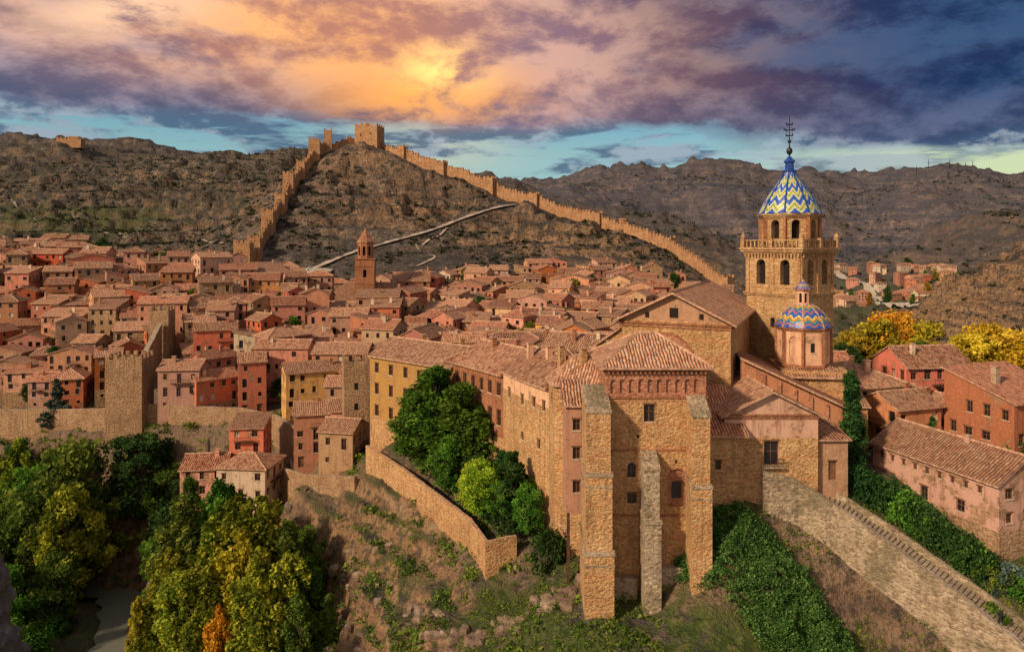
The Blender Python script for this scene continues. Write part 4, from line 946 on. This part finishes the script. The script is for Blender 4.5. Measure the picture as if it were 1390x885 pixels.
mb.loft([ring(tx,ty,z,r,12) for r,z in((1.1,11.55),(1.1,11.75),(.7,11.9),(.65,13.0),(.9,13.1),(.9,13.3),(.5,13.7),(.2,14.1))],BG)
mb.build('tower_dome',cat,)
mb=MB()
mb.loft([ring(tx,ty,z,r,10) for r,z in((.12,14.0),(.12,14.3),(.42,14.6),(.5,14.95),(.4,15.3),(.12,15.6),(.1,16.2),(.3,16.4),(.3,16.6),(.08,16.8),(.07,20.6),(.02,21.0))],IRON)
for z,w in((17.4,1.3),(18.3,1.9),(19.2,1.2)):
    mb.box(tx,ty,w,.1,z,z+.12,IRON,.4); mb.box(tx,ty,.1,w,z,z+.12,IRON,.4)
for i in range(12):
    a=i*math.pi/6; mb.box(tx+.55*math.cos(a),ty+.0,.1,.1,18.3+.55*math.sin(a),18.42+.55*math.sin(a),IRON)
for s1 in(-1,1):
    for (x,z) in((.55,17.7),(.85,18.6),(.5,19.5)): mb.box(tx+s1*x,ty,.12,.12,z-.25,z+.12,IRON,.4)
mb.build('weather_cross',cat)
house('cloister_range',53,111,13,12,.25,-32,-21.6,'hip',STONE,tile=TILE,parent=cat,rise=2.6)
house('cloister_range',57,103,8,7,.3,-32,-23.4,'gable',PL[0],tile=TILE,parent=cat,rise=1.6)
house('cloister_range',45,103,11,9,-.17,-34,-22.8,'shed',STONE,tile=TILE,parent=cat,rise=2.6,chim=False)
house('cloister_range',33,118,12,16,-.4,-34,-13.6,'hip',STONE,tile=TILE,parent=cat,rise=2.6,chim=False)

# ------------------------------------------------------------------ right-hand houses
house('stone_house',69.5,119,11.6,9,.12,-32,-20.2,'gable',PL[6],low=STONEB,rise=2.6,detail=2,tile=TILE)
house('salmon_house',70.5,99,13,10,.35,-31,-21.2,'shed',PL[0],rise=3.0,detail=2,tile=TILE2)
house('salmon_house',63.0,106,7,8,.3,-31,-24.2,'gabley',PL[6],rise=1.8,detail=2,tile=TILE)
house('small_house',75,88,10,9,.3,-32,-24.0,'gable',PL[7],rise=2.2,detail=2,tile=TILE)
la=math.atan2(17,-5.3); L=17.8
mxx,myy=(54.3+49)/2,(78+95)/2; nx_,ny_=math.sin(la),-math.cos(la)
hw_=[(1.2+i*1.75,1.75+i*1.75,-28.6,-27.9,'win') for i in range(9)]+[(2.6,3.6,-31.6,-30.3,'win'),(7.5,8.6,-31.9,-30.3,'win'),(12.5,13.6,-31.6,-30.3,'win')]
house('long_pink_house',mxx+4.3*nx_,myy+4.3*ny_,L,8.6,la+math.pi,-35,-26.9,'gable',PL[7],low=STONEB,rise=2.6,detail=2,tile=TILE,chim=True,ops={2:hw_,0:hw_},balc=False)

# ------------------------------------------------------------------ rampart, stair and parapet
Rm=[Vector((30.5,85.0,-27.6)),Vector((34.6,84.6,-28.8)),Vector((38.6,82.0,-31.2)),Vector((43,78,-34.2)),Vector((47,73.6,-37.0)),Vector((50.7,69.4,-40)),Vector((60,57,-48))]
def offs(P,o):
    out=[]
    for i,p in enumerate(P):
        d=(P[min(i+1,len(P)-1)]-P[max(i-1,0)]); d.z=0; d.normalize(); out.append(p+Vector((-d.y,d.x,0))*o)
    return out
def ribbon_wall(name,P,th,base,mat,cap=None,parent=None,jit=.07):
    mb=MB(); A=[];B=[]; P2=offs(P,th)
    for i in range(len(P)-1):
        n=max(1,int((P[i+1]-P[i]).length/1.1))
        for k in range(n): A.append(P[i].lerp(P[i+1],k/n)); B.append(P2[i].lerp(P2[i+1],k/n))
    A.append(P[-1].copy()); B.append(P2[-1].copy())
    for a,b_ in zip(A,B):
        j=random.uniform(-jit,jit); a.z+=j; b_.z+=j
        o=random.uniform(-.04,.04); a.x+=o; a.y+=o
    for i in range(len(A)-1):
        a0,a1,d0,d1=A[i],A[i+1],B[i],B[i+1]; bz0,bz1=base(a0),base(a1)
        mb.face([(a0.x,a0.y,bz0),(a1.x,a1.y,bz1),a1,a0],mat); mb.face([(d1.x,d1.y,bz1),(d0.x,d0.y,bz0),d0,d1],mat)
        mb.face([a0,a1,d1,d0],cap or mat)
    for a,d,f in((A[0],B[0],1),(A[-1],B[-1],-1)):
        q=[(d.x,d.y,base(d)),(a.x,a.y,base(a)),tuple(a),tuple(d)]; mb.face(q[::f],mat)
    return mb.build(name,parent)
CAPST=stone_mat('worn_cap_stone',(.50,.40,.30),(.36,.28,.20),(.25,.19,.14),.5,1.0)
ribbon_wall('rampart_wall',Rm,.75,lambda p:p.z-16,STONEG,CAPST)
inner=[p-Vector((0,0,.15)) for p in offs(Rm,4.4)][1:]
ribbon_wall('parapet_wall',inner,.4,lambda p:p.z-3,STONEG,CAPST)
mb=MB(); A=offs(Rm,.72); B=offs(Rm,4.45)
for i in range(1,len(Rm)-1):
    n=int((Rm[i+1]-Rm[i]).length/(.45)); 
    for k in range(n):
        t0,t1=k/n,(k+1)/n; z=Rm[i].z+(Rm[i+1].z-Rm[i].z)*t0-1.1
        a0,a1,b0,b1=A[i].lerp(A[i+1],t0),A[i].lerp(A[i+1],t1),B[i].lerp(B[i+1],t0),B[i].lerp(B[i+1],t1)
        z2=Rm[i].z+(Rm[i+1].z-Rm[i].z)*t1-1.1
        mb.face([(a0.x,a0.y,z),(a1.x,a1.y,z),(b1.x,b1.y,z),(b0.x,b0.y,z)],CAPST)
        mb.face([(a1.x,a1.y,z2),(b1.x,b1.y,z2),(b1.x,b1.y,z),(a1.x,a1.y,z)],STONEG)
mb.build('stone_stairway')
gw=[Vector((-26,124.5,-36.0)),Vector((-19,116,-36.8)),Vector((-11.5,105.5,-37.8)),Vector((-6,96,-37.8)),Vector((-3.4,89.3,-38.0)),Vector((0.6,90.6,-37.9))]
ribbon_wall('garden_wall',gw,.5,lambda p:p.z-10,STONE,RIDGE)
rw=[Vector((-88,167.5,-38.5)),Vector((-76,166,-38.8)),Vector((-64,164.5,-38.8)),Vector((-54,160,-39.5)),Vector((-46,152,-41))]
ribbon_wall('retaining_wall',rw,.8,lambda p:p.z-9,STONEB,CAPST)
rw=[Vector((-150,176,-41)),Vector((-130,172,-41)),Vector((-112,170,-40.5)),Vector((-97,167,-39.5))]
ribbon_wall('retaining_wall',rw,.8,lambda p:p.z-9,STONEB,CAPST)
rw=[Vector((-47,143,-46)),Vector((-41,135,-44.5)),Vector((-34,129,-43)),Vector((-28,124.5,-41.5))]
ribbon_wall('retaining_wall',rw,.6,lambda p:p.z-7,STONEB,CAPST)
def merlons(mb,pts,z,mw,gap,mh,th,mat):
    n=len(pts)
    for i in range(n):
        a=Vector(pts[i]);b_=Vector(pts[(i+1)%n]); L=(b_-a).length; k=max(1,int((L-mw)/(mw+gap))); st=(L-mw)/k; an=math.atan2((b_-a).y,(b_-a).x); d=(b_-a)/L; nn=Vector((-d.y,d.x))
        for j in range(k if n>2 else k+1):
            c=a+d*(mw/2+j*st)+nn*(th/2+.002)
            mb.box(c.x,c.y,mw-.003*i,th,z,z+mh,mat,an)
def square_tower(name,x,y,w,d,ang,z0,z1,mat=STONEB,mw=.9,gap=.7,mh=1.1,parent=None,ops=None):
    mb=MB(); R=rect(x,y,w,d,ang)
    for i in range(4): wall(mb,R[i],R[(i+1)%4],z0,z1,(ops or {}).get(i,[]),mat,detail=0)
    mb.face([(p[0],p[1],z1-.3) for p in R],mat)
    merlons(mb,R,z1,mw,gap,mh,.5,mat); return mb.build(name,parent)
square_tower('crenellated_tower',-91.7,168,8.2,7,.1,-47,-27.4)
square_tower('crenellated_tower',-97.5,195,5.2,5,.1,-42,-18.6)
ribbon_wall('stepped_town_wall',[Vector((-91,172,-30)),Vector((-93,180,-26.5)),Vector((-96,192,-22))],1.2,lambda p:p.z-10,STONEB,CAPST)
square_tower('stone_tower_house',-31.5,141,5,6,.3,-44,-24,ops={0:[(2,2.8,-29,-27.6,'win'),(2,2.8,-33,-31.6,'win')],3:[(2.4,3.2,-29,-27.6,'win')]})

# ------------------------------------------------------------------ fortress walls
def fort(P,h,th,parent,seg=4.0,below=6):
    mb=MB(); P=[Vector(p) for p in P]
    for a,b_ in zip(P[:-1],P[1:]):
        L=(b_-a).length; n=max(1,round(L/seg)); d=(b_-a)/L; an=math.atan2(d.y,d.x)
        M=[a+d*L*(i+.5)/n for i in range(n)]; Z=height([m.x for m in M],[m.y for m in M])
        for m,z in zip(M,Z):
            z=float(z); t=z+h+random.uniform(-.15,.25)
            mb.box(m.x,m.y,L/n+.02,th,z-below,t,FORT,an)
            for k in(-.25,.25):
                c=m+d*(k*L/n); nn=Vector((-d.y,d.x))*(th/2-.3)
                for s_ in(-1,1):
                    q=c+nn*s_
                    mb.box(q.x,q.y,L/n*.28,.55,t+.003,t+1.1,FORT,an)
    return mb.build('curtain_wall',parent)
fw=empty('fortress_wall')
fort([(-120,313),(-124,342),(-126,370),(-130,408),(-128,440),(-124,462)],7.0,1.8,fw)
fort([(-124,462),(-112,474),(-106,478)],3.5,1.6,fw)
fort([(-90,477),(-73,466)],3.5,1.6,fw)
fort([(-73,466),(-46,457),(-16,447),(27,433),(51,419),(86,400),(99,371),(107,352)],6.6,1.8,fw)
for (x,y,w,h,a) in [(-120,313,7,15,.1),(-123,335,6,11.5,.1),(-126,362,6,12.5,.1),(-127,385,5.5,11,0),(-130,408,6,13.5,.1),(-129,428,5,11,.1),(-127,450,7,14,.2),(-122,464,5,15.5,.2),
   (-73,466,5,8.5,-.4),(-46,457,6,9,-.4),(-14,446,6.5,10,-.4),(14,437,5,8.4,-.4),(51,419,5,9,-.5),(89,397,5.5,9,-.7),(107,350,6,10,-.9)]:
    z=hz(x,y); square_tower('wall_tower',x,y,w,w,a,z-8,z+h-1,FORT,1.3,1.0,1.2,fw)
cs=empty('castle_keep'); z=hz(-98,477)
square_tower('keep',-97,477,16,13,-.2,z-8,z+12.0,FORT,1.7,1.3,1.3,cs,{0:[(4,4.8,z+5,z+6.6,'win'),(11,11.8,z+6,z+7.4,'win')]})
square_tower('keep_turret',-101,479,5,5,-.2,z+10,z+14,FORT,1.2,1.0,1.2,cs)
mb=MB(); x,y=66,414; z=hz(x,y)
mb.loft([ring(x,y,zz,r,14) for r,zz in((3.0,z-5),(2.8,z+9),(3.1,z+9.4),(3.1,z+10.5))],FORT); mb.build('round_wall_tower',fw)
z=hz(-500,790); mb=MB(); mb.box(-498,790,26,10,z-5,z+5,FORT,.1); mb.box(-494,791,12,8,z+5,z+8,FORT,.1); merlons(mb,rect(-498,790,26,10,.1),z+5,2,1.5,1.5,.8,FORT); mb.build('ruined_fort')

# ------------------------------------------------------------------ parish church in the town
sch=empty('brick_church')
house('church_nave',-53,262,33,15,.12,-29,-21.0,'hip',STONE2,low=STONE,tile=TILE,rise=6,parent=sch,chim=False,ops={0:[(5,6.4,-26,-23.2,'arch'),(15,16.4,-26,-23.2,'arch'),(25,26.4,-26,-23.2,'arch')],1:[],2:[],3:[(6,7.4,-26,-23.4,'arch')]},balc=False,detail=1,ov=.8)
house('church_transept',-39,272,14,12,.12,-29,-14.5,'gable',BRICK,tile=TILE,rise=3,parent=sch,chim=False,balc=False)
mb=MB(); tx2,ty2=-54,258
Rt=rect(tx2,ty2,7.0,7.0,.12)
for i in range(4): wall(mb,Rt[i],Rt[(i+1)%4],-29,-6.0,[(2.9,4.1,-12.5,-9.6,'bell')],BRICK,detail=0,depth=.3)
mb.face([(p[0],p[1],-6.0) for p in Rt],BRICK)
for z,o in((-15,.15),(-8.6,.15),(-6.0,.35)): mb.prism(rect(tx2,ty2,7+2*o,7+2*o,.12),z,z+.35,BRICK,None,True)
e8=ngon(tx2,ty2,2.9,8,math.pi/8)
for i in range(8):
    L=2*2.9*math.sin(math.pi/8); wall(mb,e8[i],e8[(i+1)%8],-5.7,0.2,[(L/2-.5,L/2+.5,-4.6,-1.2,'bell')],BRICK,detail=0,depth=.2)
mb.prism(ngon(tx2,ty2,3.2,8,math.pi/8),.2,.6,STONE2,None,True)
mb.loft([ring(tx2,ty2,z,r,8,math.pi/8) for r,z in((3.1,.6),(2.1,2.0),(.9,4.0),(.1,5.8))],TILE2); mb.loft([ring(tx2,ty2,z,.08,5) for z in(5.6,8.0)],IRON); mb.box(tx2,ty2,.9,.1,7.0,7.15,IRON)
mb.build('church_tower',sch)

# ------------------------------------------------------------------ the town
TP=[(-38,156),(-52,166),(-62,171),(-86,173),(-112,178),(-160,183),(-200,196),(-262,300),(-215,330),(-160,328),(-132,312),(-126,300),(-100,300),(-60,290),(-30,304),(20,330),(60,332),(92,332),(112,290),(95,200),(74,152),(54,134),(36,134),(20,134),(0,138),(-16,144),(-26,147)]
def inpoly(x,y,P):
    r=False
    for i in range(len(P)):
        a,b_=P[i],P[(i+1)%len(P)]
        if (a[1]>y)!=(b_[1]>y) and x<a[0]+(y-a[1])*(b_[0]-a[0])/(b_[1]-a[1]): r=not r
    return r
AV=[(-53,262,21),(-39,272,10),(-53,246,12),(-91.7,168,7),(-97,194,5),(-93,182,4),(-31.5,141,5),(-65,178,4),(-77,277,8),(-28,191,6),(8,108,8),(-3,121,9),(45,114,9),(69.5,119,9),(4,130,8)]
rh=random.Random(11); cand=[]
y=140.0; r_=0
while y<332:
    dx=8.8+ (y-140)*.010
    x=-260+(r_%2)*4.6
    while x<115:
        px=x+rh.uniform(-2.2,2.2); py=y+rh.uniform(-2.6,2.6)+4*math.sin(x*.05)
        if inpoly(px,py,TP) and not any(math.hypot(px-a[0],py-a[1])<a[2] for a in AV) and rh.random()>.09: cand.append((px,py))
        x+=dx
    y+=9.6; r_+=1
for i_,(px,py) in enumerate(cand):
    base=.3*math.sin(px*.03+py*.02)+( .25 if px<-60 else -.1)
    ang=base+rh.uniform(-.35,.35)
    if rh.random()<.25: ang+=math.pi/2
    w=rh.uniform(6.0,13.5); d=rh.uniform(6,9)
    c=rect(px,py,w,d,ang); Z=height([q[0] for q in c],[q[1] for q in c]); z0=float(Z.mean())
    h=rh.choice([6.5,7.5,8.8,9.5,10.5,11.5,13])
    if py<180 and px<-30: h=rh.choice([8.6,9.5,11.5,12.5])
    if px>-30: h=rh.choice([5.5,7,8,9.5])
    if py>285: h=rh.choice([6,7.5,9])
    pal=rh.choices(range(8),[3.8,3.0,1.5,1.8,2.2,.9,3.0,3.2])[0]
    m_=PL[pal] if rh.random()<.86 else STONEB
    house(rh.choice(['village_house','plaster_house','terraced_house','stone_village_house']) if m_ is not STONEB else 'stone_village_house',px,py,w,d,ang,z0,z0+h,rh.choices(['gable','gabley','shed','hip'],[5,2,2.2,1.2])[0],m_,STONEB if rh.random()<.3 else None,found=6,rg=rh,detail=1)
for i in range(80):
    px=rh.uniform(-230,90); py=rh.uniform(170,325)
    if inpoly(px,py,TP) and not any(math.hypot(px-a[0],py-a[1])<a[2] for a in AV): tree('town_tree','broad',px,py,h=rh.uniform(7,12.5),colr=rh.choice(['green','dark','olive','ygreen','dark']),wid=.75)
for (nm,x,y,w,d,a,z0,ze,rf,mt) in [('pink_house',-41.5,148,8.5,8,.25,-46,-35.2,'gable',PL[0]),('pink_house',-33.5,146,7.5,8,.1,-44,-34.0,'gable',PL[6]),('stone_village_house',-33,137,7,7,-.2,-43,-36,'gable',PL[3]),
   ('riverside_house',-62.5,144,8.5,8,.12,-54,-45.2,'gable',PL[7]),('riverside_house',-53,142,10,8.5,-.1,-54,-44.3,'hip',PL[5]),('riverside_house',-56,150,7,7,.1,-52,-38.8,'shed',PL[6]),
   ('white_village_house',-80,171,9.5,8,.1,-40,-30.2,'gable',PL[1])]:
    house(nm,x,y,w,d,a,z0,ze,rf,mt,rg=rh,detail=2)
nv_=0
for i in range(520):
    x=rh.uniform(270,660); y=rh.uniform(560,1300)
    if not(.44<x/y<.64): continue
    z=hz(x,y)
    if z>-34 or nv_>210: continue
    nv_+=1
    house('valley_house',x,y,rh.uniform(8,15),rh.uniform(7,10),rh.uniform(-.7,.7),z,z+rh.uniform(5,11),rh.choice(['gable','hip']),PL[rh.choice([1,2,5,5,0,7])],rg=rh,detail=0,chim=False,balc=False)
for i in range(70):
    x=rh.uniform(270,560); y=rh.uniform(480,1100)
    if .44<x/y<.7 and hz(x,y)<-35: tree('valley_tree','poplar',x,y,h=rh.uniform(10,20),colr=rh.choice(['orange','yellow','dark','olive','green']),wid=1.4)
for x in(1150,1185,1245,1290,1310):
    z=hz(x,1990); mb=MB(); mb.loft([ring(x,1990,zz,r,5) for r,zz in((1.0,z-3),(.5,z+26))],IRON)
    for k in range(3): mb.box(x,1990,4-k,.6,z+10+5*k,z+10.8+5*k,IRON)
    mb.build('antenna_mast')

# ------------------------------------------------------------------ parked cars
CARP,_nt,_b=newmat('white_car_paint',.3); _b.inputs['Base Color'].default_value=(.7,.7,.7,1)
RUB=plain_mat('tyre_rubber',(.02,.02,.02),.9)
def car(x,y,ang):
    e=empty('parked_car'); z=hz(x,y)+.75; e.location=(x,y,z); e.rotation_euler=(0,0,ang)
    prof=[(-2.1,.35),(2.1,.35),(2.15,.8),(1.2,.95),(.6,1.45),(-1.2,1.48),(-1.9,1.0),(-2.15,.9)]
    mb=MB(); n=len(prof)
    for (i,(a,b_)) in enumerate(zip(prof,prof[1:]+prof[:1])):
        glass=i in(3,5); wa=.85 if a[1]<1.2 else .68; wb=.85 if b_[1]<1.2 else .68
        mb.face([(a[0],-wa,a[1]),(b_[0],-wb,b_[1]),(b_[0],wb,b_[1]),(a[0],wa,a[1])][::-1],GLASS if glass else CARP)
    for s_ in(-1,1):
        f=[(p[0],s_*(.85 if p[1]<1.2 else .68),p[1]) for p in prof]
        mb.face(f if s_<0 else f[::-1],CARP); g=[(-1.5,s_*.83,1.0),(.95,s_*.83,1.0),(.5,s_*.72,1.38),(-1.1,s_*.72,1.38)]
        g=[(a,b_+s_*.01,c) for a,b_,c in g]; mb.face(g if s_<0 else g[::-1],GLASS)
    mb.build('body',e,origin=(0,0,0))
    for k,(wx,wy) in enumerate(((-1.35,-.8),(1.35,-.8),(-1.35,.8),(1.35,.8))):
        m2=MB(); rg_=lambda yy:[(wx+.33*math.cos(t*math.pi/6),yy,.33+.33*math.sin(t*math.pi/6)) for t in range(12)]
        m2.loft([rg_(wy+.1),rg_(wy-.1)],RUB); m2.face(rg_(wy+.1),RUB); m2.build('wheel_%d'%(k+1),e)
car(-89,323.5,.3); car(-94,327,.5)

# ------------------------------------------------------------------ walker on the stairway
JK=plain_mat('dark_jacket',(.03,.035,.05),.9); SK=plain_mat('skin',(.45,.26,.18),.6,.1); TR=plain_mat('dark_trousers',(.04,.04,.05),.9); HR=plain_mat('dark_hair',(.03,.02,.015),.7)
def skin(name,V,E,R,mat,parent):
    me=bpy.data.meshes.new(name); me.from_pydata(V,E,[]); ob=bpy.data.objects.new(name,me); col.objects.link(ob); ob.parent=parent; me.materials.append(mat)
    md=ob.modifiers.new('skin','SKIN')
    if not me.skin_vertices:
        bpy.context.view_layer.objects.active=ob; bpy.ops.object.select_all(action='DESELECT'); ob.select_set(True)
        bpy.ops.mesh.customdata_skin_add()
    for i,r in enumerate(R): me.skin_vertices[0].data[i].radius=(r,r*.85)
    me.skin_vertices[0].data[0].use_root=True
    ob.modifiers.new('sub','SUBSURF').render_levels=2
    return ob
wk=empty('walking_person')
pA=Rm[4].lerp(Rm[5],.55); dd=(Rm[5]-Rm[4]); dh=Vector((dd.x,dd.y,0)).normalized(); pp=pA+Vector((-dh.y,dh.x,0))*2.4
wk.location=(pp.x,pp.y,pA.z-1.05); wk.rotation_euler=(0,0,math.atan2(dh.y,dh.x)+math.pi)
try:
    skin('torso_and_arms',[(0,0,.95),(0,0,1.15),(.02,0,1.35),(.02,0,1.46),(.02,0,1.56),(.02,.2,1.42),(.08,.25,1.15),(.2,.24,.92),(.02,-.2,1.42),(-.06,-.25,1.15),(-.02,-.26,.9)],[(0,1),(1,2),(2,3),(3,4),(3,5),(5,6),(6,7),(3,8),(8,9),(9,10)],[.15,.14,.16,.09,.06,.07,.05,.04,.07,.05,.04],JK,wk)
    skin('legs',[(0,0,.95),(.02,.1,.88),(.16,.11,.5),(.1,.11,.1),(.24,.11,.04),(-.0,-.1,.88),(-.02,-.11,.5),(-.22,-.11,.14),(-.1,-.11,.05)],[(0,1),(1,2),(2,3),(3,4),(0,5),(5,6),(6,7),(7,8)],[.15,.11,.075,.05,.04,.11,.075,.05,.04],TR,wk)
    skin('head',[(.02,0,1.55),(.03,0,1.64),(.04,0,1.72)],[(0,1),(1,2)],[.055,.085,.08],SK,wk)
    skin('hair',[(-.01,0,1.68),(.0,0,1.75)],[(0,1)],[.09,.085],HR,wk)
except Exception as e_: print('person',e_)

# ------------------------------------------------------------------ sky / light
sun_dir=Vector((-.68,-.56,.52)).normalized()
w=bpy.data.worlds.new('World'); sc.world=w; w.use_nodes=True; nt=w.node_tree
for n in list(nt.nodes): nt.nodes.remove(n)
out=nt.nodes.new('ShaderNodeOutputWorld')
sky=nd(nt,'ShaderNodeTexSky',sky_type='NISHITA'); sky.sun_disc=False
sky.sun_elevation=math.asin(sun_dir.z); sky.sun_rotation=math.atan2(sun_dir.x,sun_dir.y)
bg1=nd(nt,'ShaderNodeBackground',{'Color':sky.outputs[0],'Strength':.1})
D=nd(nt,'ShaderNodeTexCoord').outputs['Generated']; s3=nd(nt,'ShaderNodeSeparateXYZ',{'Vector':D}); dx,dy,dz=s3.outputs
az=mth(nt,'ARCTAN2',dx,dy); el=mth(nt,'ARCSINE',dz)
def gauss(ca,sa,ce,se,sk=0.0):
    a=mth(nt,'DIVIDE',mth(nt,'SUBTRACT',az,ca),sa)
    e=mth(nt,'DIVIDE',mth(nt,'ADD',mth(nt,'SUBTRACT',el,ce),mth(nt,'MULTIPLY',mth(nt,'SUBTRACT',az,ca),sk)),se)
    return mth(nt,'EXPONENT',mth(nt,'MULTIPLY',mth(nt,'ADD',mth(nt,'MULTIPLY',a,a),mth(nt,'MULTIPLY',e,e)),-1.0))
def V3(sx,sy,z,oy=0.0):
    return nd(nt,'ShaderNodeCombineXYZ',{'X':mth(nt,'MULTIPLY',az,sx),'Y':mth(nt,'MULTIPLY',mth(nt,'ADD',el,oy),sy),'Z':z}).outputs[0]
nA=noise(nt,V3(2.6,7.0,1.3),1.0,4,.55)
nB=noise(nt,V3(5.2,10,2.3),1.0,7,.62,.12); nB2=noise(nt,V3(5.2,10,2.3,.026),1.0,5,.60,.12)
nC=noise(nt,V3(4.6,28,4.7),1.0,5,.60)
rel=ss(nt,mth(nt,'SUBTRACT',nB,nB2),-.11,.10)
edge=mth(nt,'ADD',mth(nt,'MULTIPLY',mth(nt,'SUBTRACT',nA,.5),.06),mth(nt,'ADD',mth(nt,'MULTIPLY',mth(nt,'SUBTRACT',nB,.5),.06),mth(nt,'ADD',.160,mth(nt,'MULTIPLY',ss(nt,az,.1,.55),-.030))))
deck=ss(nt,mth(nt,'SUBTRACT',el,edge),-.008,.014)
low=mth(nt,'MULTIPLY',ss(nt,nC,.47,.56),ss(nt,az,.62,.3,.75,.9))
lowR=mth(nt,'MULTIPLY',ss(nt,az,.25,.42),ss(nt,mth(nt,'ADD',el,mth(nt,'MULTIPLY',mth(nt,'SUBTRACT',nC,.5),.06)),.105,.125))
low=mth(nt,'MAXIMUM',low,lowR)
gap=mixc(nt,ss(nt,az,.25,.5),(.27,.53,.54),(.66,.74,.34))
gap=mixc(nt,ss(nt,el,.10,.19),gap,(.13,.38,.50))
gap=mixc(nt,gauss(-.12,.12,.14,.05),gap,(.62,.64,.45))
lowc=mixc(nt,ss(nt,mth(nt,'ADD',mth(nt,'MULTIPLY',rel,.5),nC),.72,1.05),(.055,.105,.195),(.34,.40,.48))
left=mixc(nt,rel,(.12,.13,.22),(.37,.32,.43))
right=mixc(nt,rel,(.008,.034,.11),(.032,.092,.215))
dk=mixc(nt,ss(nt,mth(nt,'ADD',az,mth(nt,'MULTIPLY',mth(nt,'SUBTRACT',nA,.5),.4)),-.02,.25),left,right)
bnd=mth(nt,'MULTIPLY',ss(nt,mth(nt,'SUBTRACT',el,edge),.075,.0),ss(nt,az,.2,-.15,.4,.9))
g=gauss(-.24,.36,.285,.10,.06)
gm=mth(nt,'MULTIPLY',mth(nt,'POWER',g,.65),ss(nt,nA,.36,.52,.4,1.0))
og=mixc(nt,rel,(.56,.24,.17),(1.15,.55,.20))
dk=mixc(nt,gm,dk,og)
dk=mixc(nt,bnd,dk,mixc(nt,rel,(.075,.10,.185),(.24,.22,.32)))
pk=mth(nt,'MULTIPLY',gauss(.05,.13,.23,.12),.6); dk=mixc(nt,pk,dk,mixc(nt,rel,(.22,.17,.27),(.62,.40,.40)))
g2=mth(nt,'MULTIPLY',gauss(-.13,.15,.205,.045),ss(nt,nB,.38,.55)); dk=mixc(nt,g2,dk,(1.15,.48,.12))
g3=mth(nt,'MULTIPLY',gauss(-.098,.055,.240,.026),ss(nt,nB,.42,.58)); dk=mixc(nt,g3,dk,(1.5,1.0,.30))
g4=mth(nt,'MULTIPLY',gauss(-.50,.10,.285,.028,-.25),ss(nt,nB,.42,.56)); dk=mixc(nt,g4,dk,(1.15,.70,.42))
c=mixc(nt,low,gap,lowc); c=mixc(nt,deck,c,dk)
c=mixc(nt,ss(nt,el,.5,.9),c,(.34,.33,.38))
beh=ss(nt,dy,.1,-.4); c=mixc(nt,beh,c,(.54,.44,.37))
bg2=nd(nt,'ShaderNodeBackground',{'Color':c,'Strength':1.0})
cov=mth(nt,'MAXIMUM',mth(nt,'MAXIMUM',deck,low),.72)
mx=nt.nodes.new('ShaderNodeMixShader'); nt.links.new(cov,mx.inputs[0]); nt.links.new(bg1.outputs[0],mx.inputs[1]); nt.links.new(bg2.outputs[0],mx.inputs[2]); nt.links.new(mx.outputs[0],out.inputs[0])
su=bpy.data.lights.new('sun','SUN'); su.energy=4.8; su.angle=math.radians(4); su.color=(1,.78,.52)
so=bpy.data.objects.new('sun',su); so.rotation_euler=(-sun_dir).to_track_quat('-Z','Y').to_euler(); col.objects.link(so)

# ------------------------------------------------------------------ camera
cam=bpy.data.cameras.new('camera'); cam.sensor_width=36; cam.lens=24.6; cam.shift_y=-.081; cam.clip_start=.5; cam.clip_end=12000
co=bpy.data.objects.new('camera',cam); co.location=(0,0,0); co.rotation_euler=(math.radians(90),0,0); col.objects.link(co); sc.camera=co
sc.view_settings.view_transform='Standard'; sc.view_settings.look='None'; sc.view_settings.exposure=0
print('houses',len(cand),'objects',len(bpy.data.objects))
